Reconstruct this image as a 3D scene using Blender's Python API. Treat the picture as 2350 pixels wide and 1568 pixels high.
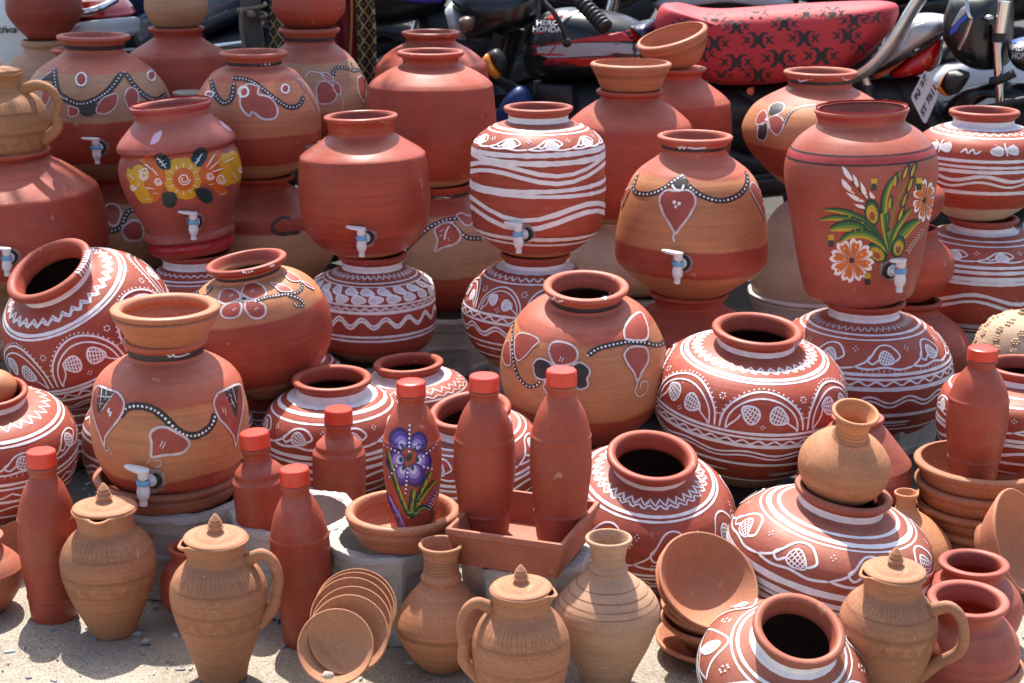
import bpy, bmesh, math, random
from mathutils import Vector, Matrix
from mathutils.bvhtree import BVHTree
random.seed(7)
for _o in list(bpy.data.objects): bpy.data.objects.remove(_o)
S = bpy.context.scene
C = S.collection
R = math.radians
# ------------------------------------------------------------------ camera, sky, sun, exposure
F, CX, CY, H, PIT = 3727.0, 1175.0, 784.0, 1.2, R(16)
cam = bpy.data.cameras.new('camera'); camo = bpy.data.objects.new('camera', cam); C.objects.link(camo)
cam.sensor_width = 36.0; cam.lens = 36.0*F/2350.0; cam.clip_start = .05; cam.clip_end = 400
camo.location = (0, 0, H); camo.rotation_euler = (R(90)-PIT, 0, 0)
cam.dof.use_dof = True; cam.dof.focus_distance = 2.75; cam.dof.aperture_fstop = 11.0
S.camera = camo
SUN_EL, SUN_AZ = 63.0, -9.0          # the sun stands behind the pots, a little to the left
w = bpy.data.worlds.new('World'); S.world = w; w.use_nodes = True
nt = w.node_tree; bg = nt.nodes['Background']
sky = nt.nodes.new('ShaderNodeTexSky'); sky.sky_type = 'NISHITA'; sky.sun_disc = False
sky.sun_elevation = R(SUN_EL); sky.sun_rotation = R(SUN_AZ); sky.air_density = 1.0; sky.dust_density = 3.0; sky.ozone_density = 1.0
nt.links.new(sky.outputs[0], bg.inputs[0]); bg.inputs[1].default_value = .15
sl = bpy.data.lights.new('sun', 'SUN'); sl.energy = 5.0; sl.angle = R(.6); sl.color = (1, .955, .89)
slo = bpy.data.objects.new('sun', sl); C.objects.link(slo)
sd = Vector((math.cos(R(SUN_EL))*math.sin(R(SUN_AZ)), math.cos(R(SUN_EL))*math.cos(R(SUN_AZ)), math.sin(R(SUN_EL))))
slo.rotation_euler = sd.to_track_quat('Z', 'Y').to_euler(); slo.location = (0, 4, 8)
S.view_settings.view_transform = 'Standard'; S.view_settings.look = 'None'
S.view_settings.exposure = .74; S.view_settings.gamma = 1.0; S.view_settings.use_curve_mapping = False
S.render.engine = 'CYCLES'
S.cycles.max_bounces = 5; S.cycles.diffuse_bounces = 3; S.cycles.use_adaptive_sampling = True; S.cycles.adaptive_threshold = .02; S.cycles.caustics_reflective = False; S.cycles.caustics_refractive = False
S.cycles.use_denoising = True

# ------------------------------------------------------------------ photo rows and columns -> metres
SP, CP = math.sin(PIT), math.cos(PIT)
CAM = Vector((0, 0, H))
def ray(u, v):
    x, y = (u-CX)/F, (CY-v)/F
    return Vector((x, CP+y*SP, y*CP-SP))
def at(u, v, Y):
    d = ray(u, v); return CAM + d*(Y/d.y)
def mpp(v, Y):                        # metres per unit of the 2350 wide picture at depth Y
    return Y/(CP+(CY-v)/F*SP)/F
def zat(v, Y):
    return at(CX, v, Y).z
OX, OY = (0, 573.7, 1147.4, 1718.8), (0, 378.6, 763.0, 1143.4)
def q(r, c, pts):
    return [(OX[c]+.2707*x, OY[r]+.2707*y) for x, y in pts]

# ------------------------------------------------------------------ materials
MATS = {}
def newmat(name):
    m = bpy.data.materials.new(name); m.use_nodes = True
    n = m.node_tree; return m, n, n.nodes['Principled BSDF']
def simple(name, col, rough=.5, metal=0, spec=.5, noise=.12, nscale=30, bump=0, coat=0, bscale=200):
    if name in MATS: return MATS[name]
    m, n, b = newmat(name)
    b.inputs['Roughness'].default_value = rough; b.inputs['Metallic'].default_value = metal
    b.inputs['Specular IOR Level'].default_value = spec; b.inputs['Coat Weight'].default_value = coat
    tc = n.nodes.new('ShaderNodeTexCoord'); nz = n.nodes.new('ShaderNodeTexNoise')
    nz.inputs['Scale'].default_value = nscale; nz.inputs['Detail'].default_value = 5
    n.links.new(tc.outputs['Object'], nz.inputs['Vector'])
    mp = n.nodes.new('ShaderNodeMapRange'); mp.inputs[3].default_value = 1-noise; mp.inputs[4].default_value = 1+noise
    mp.inputs[1].default_value = .3; mp.inputs[2].default_value = .7
    n.links.new(nz.outputs[0], mp.inputs[0])
    mx = n.nodes.new('ShaderNodeVectorMath'); mx.operation = 'SCALE'; mx.inputs[0].default_value = col[:3]
    n.links.new(mp.outputs[0], mx.inputs['Scale']); n.links.new(mx.outputs[0], b.inputs['Base Color'])
    if bump:
        n2 = n.nodes.new('ShaderNodeTexNoise'); n2.inputs['Scale'].default_value = bscale; n2.inputs['Detail'].default_value = 4
        n.links.new(tc.outputs['Object'], n2.inputs['Vector'])
        bp = n.nodes.new('ShaderNodeBump'); bp.inputs['Strength'].default_value = bump; bp.inputs['Distance'].default_value = .002
        n.links.new(n2.outputs[0], bp.inputs['Height']); n.links.new(bp.outputs[0], b.inputs['Normal'])
    MATS[name] = m; return m
def clay(name, zones, h, rough=.5, streak=.16, chips=.5, dust=.07, bump=.25, speck=False, edge=.0025, seed=0):
    """zones: [(height, colour), ...] from the base up; each colour reaches up to its height (metres in the pot's own frame)"""
    m, n, b = newmat(name); L = n.links.new
    tc = n.nodes.new('ShaderNodeTexCoord'); sx = n.nodes.new('ShaderNodeSeparateXYZ')
    ad = n.nodes.new('ShaderNodeVectorMath'); ad.operation = 'ADD'; ad.inputs[1].default_value = (seed*3.1, seed*1.7, 0)
    L(tc.outputs['Object'], ad.inputs[0]); L(tc.outputs['Object'], sx.inputs[0])
    def noise(vec, scale, det=4, rough=.55):
        x = n.nodes.new('ShaderNodeTexNoise'); x.inputs['Scale'].default_value = scale; x.inputs['Detail'].default_value = det
        x.inputs['Roughness'].default_value = rough; L(vec, x.inputs['Vector']); return x.outputs[0]
    def rng(x, a, b_, c, d):
        r_ = n.nodes.new('ShaderNodeMapRange'); r_.inputs[1].default_value = a; r_.inputs[2].default_value = b_
        r_.inputs[3].default_value = c; r_.inputs[4].default_value = d; L(x, r_.inputs[0]); return r_.outputs[0]
    def math_(op, a, b_):
        x = n.nodes.new('ShaderNodeMath'); x.operation = op
        for i, k in enumerate((a, b_)):
            if isinstance(k, (int, float)): x.inputs[i].default_value = k
            else: L(k, x.inputs[i])
        return x.outputs[0]
    def mix(f, a, b_, mode='MIX'):
        x = n.nodes.new('ShaderNodeMix'); x.data_type = 'RGBA'; x.blend_type = mode
        if isinstance(f, (int, float)): x.inputs[0].default_value = f
        else: L(f, x.inputs[0])
        for i, k in ((6, a), (7, b_)):
            if isinstance(k, tuple): x.inputs[i].default_value = (*k[:3], 1)
            else: L(k, x.inputs[i])
        return x.outputs[2]
    z = sx.outputs['Z']; en = noise(ad.outputs[0], 9, 3)
    zz = math_('ADD', z, rng(en, .3, .7, -edge*1.6, edge*1.6))
    col = zones[0][1]
    for (hh, _c), (_h2, c2) in zip(zones[:-1], zones[1:]):
        col = mix(rng(zz, hh-.0025, hh+.0025, 0, 1), col, c2)
    mp = n.nodes.new('ShaderNodeMapping'); mp.inputs['Scale'].default_value = (2.5, 2.5, 95)
    L(ad.outputs[0], mp.inputs[0]); st = noise(mp.outputs[0], 1.6, 6, .65)
    big = noise(ad.outputs[0], 6, 4); fine = noise(ad.outputs[0], 160, 3)
    f = math_('MULTIPLY', rng(st, .28, .72, 1-streak*1.3, 1+streak), rng(big, .3, .7, .78, 1.16))
    f = math_('MULTIPLY', f, rng(fine, .3, .7, .93, 1.06))
    sc = n.nodes.new('ShaderNodeVectorMath'); sc.operation = 'SCALE'
    if isinstance(col, tuple): sc.inputs[0].default_value = col
    else: L(col, sc.inputs[0])
    L(f, sc.inputs['Scale'])
    c = sc.outputs[0]
    d = noise(ad.outputs[0], 14, 6, .7)
    c = mix(rng(d, .5, .8, 0, dust*2.2), c, (.45, .27, .19))
    up = n.nodes.new('ShaderNodeNewGeometry'); un = n.nodes.new('ShaderNodeSeparateXYZ'); L(up.outputs['Normal'], un.inputs[0])
    c = mix(math_('MULTIPLY', rng(un.outputs['Z'], .25, .95, 0, 1), rng(d, .3, .7, .03, .20)), c, (.54, .32, .23))      # dust on what faces up, with the sheen of sunlit tops coloured in
    mp2 = n.nodes.new('ShaderNodeMapping'); mp2.inputs['Scale'].default_value = (1, 1, 1); mp2.inputs['Rotation'].default_value = (.5, .8, seed); L(ad.outputs[0], mp2.inputs[0])
    sm = noise(mp2.outputs[0], 3.2, 7, .75); c = mix(rng(sm, .56, .74, 0, .20), c, (.50, .29, .20))                       # pale smears from handling
    sk = noise(mp2.outputs[0], 5.1, 5, .7); c = mix(rng(sk, .60, .74, 0, .35), c, (.16, .055, .035))                       # darker firing marks
    if chips:
        ch = noise(ad.outputs[0], 42, 2, .4)
        c = mix(rng(ch, .735, .755, 0, chips), c, (.55, .30, .17))
    if speck:
        ch = noise(ad.outputs[0], 330, 1)
        c = mix(rng(ch, .70, .74, 0, .55), c, (.70, .52, .38))
        ch = noise(ad.outputs[0], 95, 2)
        c = mix(rng(ch, .68, .74, 0, .45), c, (.20, .10, .06))
    L(c, b.inputs['Base Color'])
    L(rng(big, .3, .7, rough-.08, rough+.12), b.inputs['Roughness'])
    b.inputs['Specular IOR Level'].default_value = .32
    hsum = math_('ADD', math_('MULTIPLY', st, .8), math_('MULTIPLY', fine, .5 if speck else .22))
    bp = n.nodes.new('ShaderNodeBump'); bp.inputs['Strength'].default_value = bump; bp.inputs['Distance'].default_value = .0025
    L(hsum, bp.inputs['Height']); L(bp.outputs[0], b.inputs['Normal'])
    return m
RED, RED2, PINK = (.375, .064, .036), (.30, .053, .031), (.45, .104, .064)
TAN, TAN2, BEIGE, CREAM = (.52, .205, .092), (.44, .245, .14), (.40, .172, .086), (.56, .44, .32)
ORANGE = (.49, .180, .090)
WHITE = simple('white_paint', (.80, .78, .80), .55, noise=.09, nscale=60, bump=.15, bscale=350)
DARK = simple('dark_brown_paint', (.035, .022, .022), .5, noise=.3, nscale=50)
REDP = simple('red_ochre_paint', (.35, .066, .042), .5, noise=.15)
INSIDE = simple('dark_clay_inside', (.075, .050, .036), .9, noise=.3, nscale=12)  # darker colour for the inner walls below the neck
INC = simple('incised_clay', (.22, .10, .05), .8)
WHITE2 = simple('thin_white_paint', (.62, .54, .54), .6, noise=.25, nscale=45)

# ------------------------------------------------------------------ mesh helpers
def mk(name, verts, faces, mat=None, parent=None, smooth=True, sharp=None):
    me = bpy.data.meshes.new(name); me.from_pydata([tuple(v) for v in verts], [], faces); me.update()
    if smooth:
        me.polygons.foreach_set('use_smooth', [True]*len(me.polygons))
        if sharp is not None: me.set_sharp_from_angle(angle=R(sharp))
    if mat is not None: me.materials.append(mat)
    o = bpy.data.objects.new(name, me); C.objects.link(o)
    if parent is not None: o.parent = parent
    return o
def tag(o, label, cat, group=None, kind=None):
    o['label'] = label
    if cat: o['category'] = cat
    if group: o['group'] = group
    if kind: o['kind'] = kind
    return o
def empty(name, loc, rot=(0, 0, 0)):
    o = bpy.data.objects.new(name, None); C.objects.link(o); o.location = loc; o.rotation_euler = rot; o.empty_display_size = .05
    return o
def catmull(pts, k=5):
    """pts (a, b[, 'c']); 'c' marks a corner that stays sharp"""
    runs, cur = [], []
    for p in pts:
        cur.append((float(p[0]), float(p[1])))
        if len(p) > 2 and len(cur) > 1: runs.append(cur); cur = [cur[-1]]
    if len(cur) > 1: runs.append(cur)
    out = []
    for r_ in runs:
        for i in range(len(r_)-1):
            p1, p2 = r_[i], r_[i+1]
            p0 = r_[i-1] if i else (2*p1[0]-p2[0], 2*p1[1]-p2[1])
            p3 = r_[i+2] if i+2 < len(r_) else (2*p2[0]-p1[0], 2*p2[1]-p1[1])
            for j in range(k):
                t = j/k; a = []
                for d in (0, 1):
                    a.append(.5*(2*p1[d]+(p2[d]-p0[d])*t+(2*p0[d]-5*p1[d]+4*p2[d]-p3[d])*t*t+(3*p1[d]-p0[d]-3*p2[d]+p3[d])*t**3))
                out.append(tuple(a))
    out.append((float(pts[-1][0]), float(pts[-1][1])))
    return out
def lathe_mesh(prof, n=64, wob=None, cap_first=False, cap_last=False):
    """prof [(r, z)], turned about z; angle 0 looks to -y and grows to +x"""
    vs, fs = [], []
    for r_, z in prof:
        for i in range(n):
            a = 2*math.pi*i/n
            k = wob(a, z) if wob else 1
            vs.append((r_*k*math.sin(a), -r_*k*math.cos(a), z))
    m = len(prof)
    for j in range(m-1):
        for i in range(n):
            i2 = (i+1) % n
            fs.append((j*n+i, j*n+i2, (j+1)*n+i2, (j+1)*n+i))
    if cap_first: fs.append(tuple(range(n))[::-1])
    if cap_last: fs.append(tuple((m-1)*n+i for i in range(n)))
    return vs, fs
def tube_mesh(path, rad, n=10, flat=1.0, cap=True, up=None):
    """swept round (or flattened) bar along path; rad a number or a list"""
    P = [Vector(p) for p in path]; m = len(P); vs, fs = [], []
    prev = Vector(up) if up else None
    for i, p in enumerate(P):
        t = (P[min(i+1, m-1)]-P[max(i-1, 0)]).normalized()
        if prev is None:
            prev = t.orthogonal()
        s = (prev - t*prev.dot(t)).normalized(); b = t.cross(s); prev = s
        r_ = rad[i] if isinstance(rad, (list, tuple)) else rad
        for k in range(n):
            a = 2*math.pi*k/n
            vs.append(p + s*(math.cos(a)*r_) + b*(math.sin(a)*r_*flat))
    for i in range(m-1):
        for k in range(n):
            k2 = (k+1) % n
            fs.append((i*n+k, i*n+k2, (i+1)*n+k2, (i+1)*n+k))
    if cap:
        fs.append(tuple(range(n))[::-1]); fs.append(tuple((m-1)*n+k for k in range(n)))
    return vs, fs
def curve3(pts, k=6):
    P = [Vector(p) for p in pts]; out = []
    for i in range(len(P)-1):
        p1, p2 = P[i], P[i+1]; p0 = P[i-1] if i else 2*p1-p2; p3 = P[i+2] if i+2 < len(P) else 2*p2-p1
        for j in range(k):
            t = j/k
            out.append(.5*(2*p1+(p2-p0)*t+(2*p0-5*p1+4*p2-p3)*t*t+(3*p1-p0-3*p2+p3)*t**3))
    out.append(P[-1]); return out
def box_mesh(x0, x1, y0, y1, z0, z1):
    v = [(x0,y0,z0),(x1,y0,z0),(x1,y1,z0),(x0,y1,z0),(x0,y0,z1),(x1,y0,z1),(x1,y1,z1),(x0,y1,z1)]
    return v, [(0,3,2,1),(4,5,6,7),(0,1,5,4),(1,2,6,5),(2,3,7,6),(3,0,4,7)]
def join(parts):
    vs, fs = [], []
    for v, f in parts:
        o = len(vs); vs += list(v); fs += [tuple(i+o for i in x) for x in f]
    return vs, fs
def xf(part, M):
    return [M @ Vector(v) for v in part[0]], part[1]

# ------------------------------------------------------------------ paint: ribbons and patches laid on a surface
class Paint:
    """collects brush strokes that follow a surface; one child mesh per colour"""
    def __init__(self, obj, scale):
        self.obj, self.s, self.b, self.k, self.base = obj, scale, {}, 0, .00045
        self._bvh = None
    def bucket(self, mat):
        return self.b.setdefault(mat.name, (mat, [], []))
    # surface look-ups return (point, normal) in the object's own frame
    def pix(self, u, v):
        if self._bvh is None:
            me = self.obj.data; M = self.obj.matrix_basis
            self._bvh = BVHTree.FromPolygons([M @ x.co for x in me.vertices], [tuple(p.vertices) for p in me.polygons])
            self._inv = M.inverted(); self._n = self._inv.to_3x3()
        hit, no, _i, _d = self._bvh.ray_cast(CAM, ray(u, v).normalized(), 40)
        if hit is None: return None
        if no.dot(hit-CAM) > 0: no = -no
        return self._inv @ hit, (self._n @ no).normalized()
    def off(self):
        self.k += 1
        return self.base + .00002*(self.k % 100)
    def ribbon(self, pn, w, mat, taper=.45, closed=False, jitter=.10):
        """pn: [(point, normal) or None]; w metres"""
        _m, V, Fc = self.bucket(mat); run = []; of = self.off()
        runs = []
        for x in pn:
            if x is None:
                if len(run) > 1: runs.append(run)
                run = []
            elif run and (x[0]-run[-1][0]).length > .05:
                if len(run) > 1: runs.append(run)
                run = [x]
            else: run.append(x)
        if len(run) > 1: runs.append(run)
        for r_ in runs:
            n = len(r_); o = len(V)
            for i, (p, no) in enumerate(r_):
                if closed: t = r_[(i+1) % n][0]-r_[i-1][0]
                else: t = r_[min(i+1, n-1)][0]-r_[max(i-1, 0)][0]
                if t.length < 1e-7: t = no.orthogonal()
                s = no.cross(t.normalized()).normalized()
                ww = (w[i] if isinstance(w, list) else w)*.5*(1+random.uniform(-jitter, jitter))
                if not closed and i in (0, n-1): ww *= taper
                V.append(p+no*of+s*ww); V.append(p+no*of-s*ww)
            for i in range(n if closed else n-1):
                a, b = o+2*i, o+2*((i+1) % n)
                Fc.append((a, a+1, b+1, b))
    def patch(self, pts, look, mat, rings=3):
        """filled shape; pts its outline in the look-up's own coordinates"""
        _m, V, Fc = self.bucket(mat); of = self.off(); n = len(pts)
        cx, cy = sum(p[0] for p in pts)/n, sum(p[1] for p in pts)/n
        c = look(cx, cy)
        if c is None: return
        rows = []
        for k in range(1, rings+1):
            f = k/rings; row = []
            for x, y in pts:
                h = look(cx+(x-cx)*f, cy+(y-cy)*f)
                if h is None or (h[0]-c[0]).length > .2: h = rows[-1][len(row)] if rows else c
                row.append(h)
            rows.append(row)
        o = len(V); V.append(c[0]+c[1]*of)
        for row in rows:
            V.extend(p+no*of for p, no in row)
        for i in range(n):
            j = (i+1) % n
            Fc.append((o, o+1+i, o+1+j))
            for k in range(rings-1):
                a = o+1+k*n
                Fc.append((a+i, a+n+i, a+n+j, a+j))
    # strokes given in picture units
    def line(self, pts, w, mat=None, smooth=True, closed=False, taper=.45):
        mat = mat or WHITE
        if smooth and len(pts) > 2:
            pp = catmull(list(pts)+([pts[0]] if closed else []), 6)
        else:
            pp = []
            for a, b in zip(pts[:-1], pts[1:]):
                m = max(1, int(math.hypot(b[0]-a[0], b[1]-a[1])/9))
                pp += [(a[0]+(b[0]-a[0])*i/m, a[1]+(b[1]-a[1])*i/m) for i in range(m)]
            pp.append(pts[-1])
        self.ribbon([self.pix(*p) for p in pp], w*self.s, mat, taper)
        return pp
    def fill(self, pts, mat, smooth=True):
        pp = catmull(list(pts)+[pts[0]], 4)[:-1] if smooth else list(pts)
        self.patch(pp, self.pix, mat)
    def dots(self, pts, r, mat=None, step=None):
        mat = mat or WHITE
        if step:
            pp = catmull(pts, 12) if len(pts) > 2 else [(pts[0][0]+(pts[-1][0]-pts[0][0])*i/40, pts[0][1]+(pts[-1][1]-pts[0][1])*i/40) for i in range(41)]
            out, d = [pp[0]], 0
            for a, b in zip(pp[:-1], pp[1:]):
                d += math.hypot(b[0]-a[0], b[1]-a[1])
                if d >= step: out.append(b); d = 0
            pts = out
        for u, v in pts:
            h = self.pix(u, v)
            if h: self.blob(h, r*self.s*random.uniform(.8, 1.15), mat)
    def blob(self, h, r, mat, squash=1.0):
        _m, V, Fc = self.bucket(mat); of = self.off()+.0003; o = len(V)
        p, no = h; s = no.orthogonal().normalized(); b = no.cross(s)
        for k in range(7):
            a = 2*math.pi*k/7
            V.append(p+no*of+s*(math.cos(a)*r)+b*(math.sin(a)*r*squash))
        Fc.append(tuple(range(o, o+7)))
    def outlined(self, pts, col, w=6, edge=None, ow=None):
        self.fill(pts, col); self.line(list(pts)+[pts[0]], w, edge or WHITE2)
    def garland(self, pts, w=22, dot=3.2, step=9.5):
        self.line(pts, w, DARK, taper=.7); self.dots(pts, dot, WHITE, step=step)
    def hatch(self, cx, cy, a, b, rot=0, w=3.4, look=None, n=4, solid=False):
        """net-filled leaf: outline and crossed strokes, in picture units"""
        w *= 1.12; look = look or self.pix; c, s = math.cos(R(rot)), math.sin(R(rot))
        P = lambda x, y: (cx+x*c-y*s, cy+x*s+y*c)
        K = lambda pts, ww: self.ribbon([look(*P(*p)) for p in pts], ww*self.s, WHITE, .8)
        ol = [(a*math.cos(t*math.pi/8), b*math.sin(t*math.pi/8)*(1-.42*math.cos(t*math.pi/8))) for t in range(17)]
        K(ol, w*1.15)
        for i in range(-n+1, n):
            f = i/n; h = b*math.sqrt(1-f*f)*(1-.42*f); K([(a*f, -h), (a*f, 0), (a*f, h)], w*.80)
        m = max(2, int(n*b/a+.5))
        for i in range(-m+1, m):
            f = i/m; h = a*math.sqrt(1-f*f); K([(-h, b*f*1.2), (0, b*f), (h*.86, b*f*.6)], w*.75)
    def finish(self, names=None):
        for nm, (mat, V, Fc) in self.b.items():
            if Fc:
                o = mk((names or {}).get(nm, 'painted_pattern'), V, Fc, mat, self.obj, smooth=False); o['kind'] = 'stuff'

# ------------------------------------------------------------------ thrown pots
class Pot:
    def __init__(self, name, label, cat, u, vref, Y, rim, prof, mat, roll=0, tilt=0, pv=None, n=64, group=None,
                 mouth=.83, wall=9, wob=.007, dig=None, spout=None, base_z=None, yaw=0, rimtop=.45, inside=True):
        """rim = (row, half width, lip) ; prof = [(row, half width[, 'c'])] from the neck down, rows and widths in picture units at depth Y"""
        self.Y, self.vref = Y, vref
        self.s = mpp(vref, Y)
        X = at(u, vref, Y).x
        vr, Rr, lip = rim
        zb = zat(prof[-1][0], Y) if base_z is None else base_z
        zf = lambda v: zat(v, Y)-zat(prof[-1][0], Y)
        rf = lambda v, hw: hw*mpp(v, Y)
        self.zf = zf
        body = catmull([(zf(p[0]), rf(p[0], p[1])) + tuple(p[2:]) for p in prof], 5)
        s = self.s
        zr, rr, lp = zf(vr), rf(vr, Rr), lip*s
        nk = body[0]
        out = [(rr*.93, zr+lp*rimtop*.95), (rr*.975, zr+lp*rimtop*.7), (rr, zr+lp*.05), (rr*.99, zr-lp*.42), (rr*.955, zr-lp*.72)]
        zu = zr-lp*1.0
        if nk[0] < zu: out.append((min(rr*.9, nk[1]*.5+rr*.45), zu))
        self.outer = [(r_, z) for z, r_ in body]
        full = out+self.outer
        mr = rr*mouth; wl = wall*s
        inner = [(rr*.885, zr+lp*rimtop), (mr*1.02, zr+lp*rimtop*.6), (mr*.985, zr-lp*.3), (min(mr*.97, max(nk[1]-wl*.8, mr*.8)), min(nk[0], zr-lp))]
        hgt = zr
        depth = dig if dig is not None else .06
        stop = hgt*depth
        for z, r_ in body[3::3]:
            if z < stop: break
            inner.append((max(r_-wl, .004), z))
        inner.append((inner[-1][0]*.6, max(stop*.6, .006))); inner.append((.001, max(stop*.55, .005)))
        prof_all = inner[::-1]+full
        sd_ = random.random()*6.28; sd2 = random.random()*6.28
        self.wob = lambda a, z: 1+wob*math.sin(2*a+sd_)+wob*.6*math.sin(3*a+sd2+z*9)
        vs, fs = lathe_mesh(prof_all, n, self.wob, cap_last=True)
        if spout:
            ang, amt, wid = spout; out2 = []
            for v in vs:
                a = math.atan2(v[0], -v[1])-R(ang); a = (a+math.pi) % (2*math.pi)-math.pi
                k = math.exp(-(a/R(wid))**2)*max(0, min(1, (v[2]-(zr-lp*5))/(lp*5.5)))
                f = 1+amt*k
                out2.append((v[0]*f, v[1]*f, v[2]-(lp*.9*k if k > .4 else 0)*.6))
            vs = out2
        if callable(mat): mat = mat(zf, zr)
        self.o = mk(name, vs, fs, mat)
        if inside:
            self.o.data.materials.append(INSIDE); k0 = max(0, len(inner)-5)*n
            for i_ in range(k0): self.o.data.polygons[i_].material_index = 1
        pz = zf(pv) if pv is not None else 0.0
        M = Matrix.Translation((X, Y, zb+pz)) @ Matrix.Rotation(R(roll), 4, 'Y') @ Matrix.Rotation(R(tilt), 4, 'X') @ Matrix.Rotation(R(yaw), 4, 'Z') @ Matrix.Translation((0, 0, -pz))
        self.o.matrix_basis = M; self.M = M; self.h = zr; self.rr = rr
        tag(self.o, label, cat, group)
        self.p = Paint(self.o, s)
        self.prof = sorted([(z, r_) for r_, z in self.outer])
    def rad(self, z):
        P = self.prof
        if z <= P[0][0]: return P[0][1]
        for (z0, r0), (z1, r1) in zip(P[:-1], P[1:]):
            if z <= z1: return r0+(r1-r0)*(z-z0)/max(1e-9, z1-z0)
        return P[-1][1]
    def sur(self, deg, v):
        """surface point for an angle (0 = towards the viewer, + = right) and a row"""
        z = self.zf(v); a = R(deg); r_ = self.rad(z)*self.wob(a, z)
        dz = .004; k = (self.rad(z+dz)-self.rad(z-dz))/(2*dz)
        no = Vector((math.sin(a), -math.cos(a), -k)).normalized()
        return Vector((r_*math.sin(a), -r_*math.cos(a), z)), no
    def ring(self, v, w, mat=None, wav=0, nw=9, ph=0, a0=-180, a1=180, zig=False, drift=None):
        if mat is None: w *= 1.12
        mat = mat or WHITE; st = 5 if not wav else max(1.5, 360/nw/(8 if not zig else 4)); k = int((a1-a0)/st); pn = []
        dr = random.uniform(-1.5, 1.5) if drift is None else drift; p2 = random.random()*6
        for i in range(k+1):
            a = a0+(a1-a0)*i/k
            t = nw*R(a)+ph
            y = (math.asin(math.sin(t))*2/math.pi if zig else math.sin(t))*wav if wav else 0
            pn.append(self.sur(a, v+y+dr*math.sin(R(a)+p2)))
        full = a1-a0 >= 360
        if full: pn = pn[:-1]
        self.p.ribbon(pn, w*self.s, mat, closed=full, jitter=.17)
    def band(self, v0, v1, mat=None, rows=3):
        mat = mat or WHITE; _m, V, Fc = self.p.bucket(mat); of = self.p.off()+.0001; n = 72; o = len(V)
        for j in range(rows+1):
            for i in range(n):
                e = random.uniform(-.35, .35) if j in (0, rows) else 0
                p, no = self.sur(360*i/n, v0+(v1-v0)*j/rows+e); V.append(p+no*of)
        for j in range(rows):
            for i in range(n):
                Fc.append((o+j*n+i, o+j*n+(i+1) % n, o+(j+1)*n+(i+1) % n, o+(j+1)*n+i))
    def flat(self, deg, v, slant=1.0):
        """look-up for small motifs drawn flat around (deg, row): offsets in picture units"""
        z = self.zf(v); r_ = max(self.rad(z), .01); k = math.degrees(self.s/r_)
        return lambda x, y: self.sur(deg+x*k, v+y*slant)
    def pen(self, look, pts, w, mat=None, smooth=True):
        pp = catmull(pts, 5) if smooth and len(pts) > 2 else pts
        self.p.ribbon([look(*p) for p in pp], w*self.s, mat or WHITE)
    def leaf(self, deg, v, a, b, rot=0, n=4, slant=.8, stem=None, w=3.4):
        lk = self.flat(deg, v, slant); self.p.hatch(0, 0, a, b, rot, w, lk, n)
        if stem: self.pen(lk, stem, w*1.2)
    def spots(self, deg, v, r=5, d=2.2, n=5, slant=.8):
        lk = self.flat(deg, v, slant)
        for i in range(n):
            a = 2*math.pi*i/n
            self.p.blob(lk(math.cos(a)*r, math.sin(a)*r), d*self.s, WHITE)
    def done(self, names=None): self.p.finish(names)
def zones(*zs, **kw):
    """zones((row, colour), ...) listed from the base up; a row is where the colour above begins; the last row is ignored"""
    def f(zf, zr):
        zones.i += 1
        return clay('clay_%03d' % zones.i, [(zf(v) if v is not None else 9, c) for v, c in zs], zr, seed=zones.i, **kw)
    return f
zones.i = 0
def plain(c, **kw): return zones((None, c), **kw)
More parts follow.
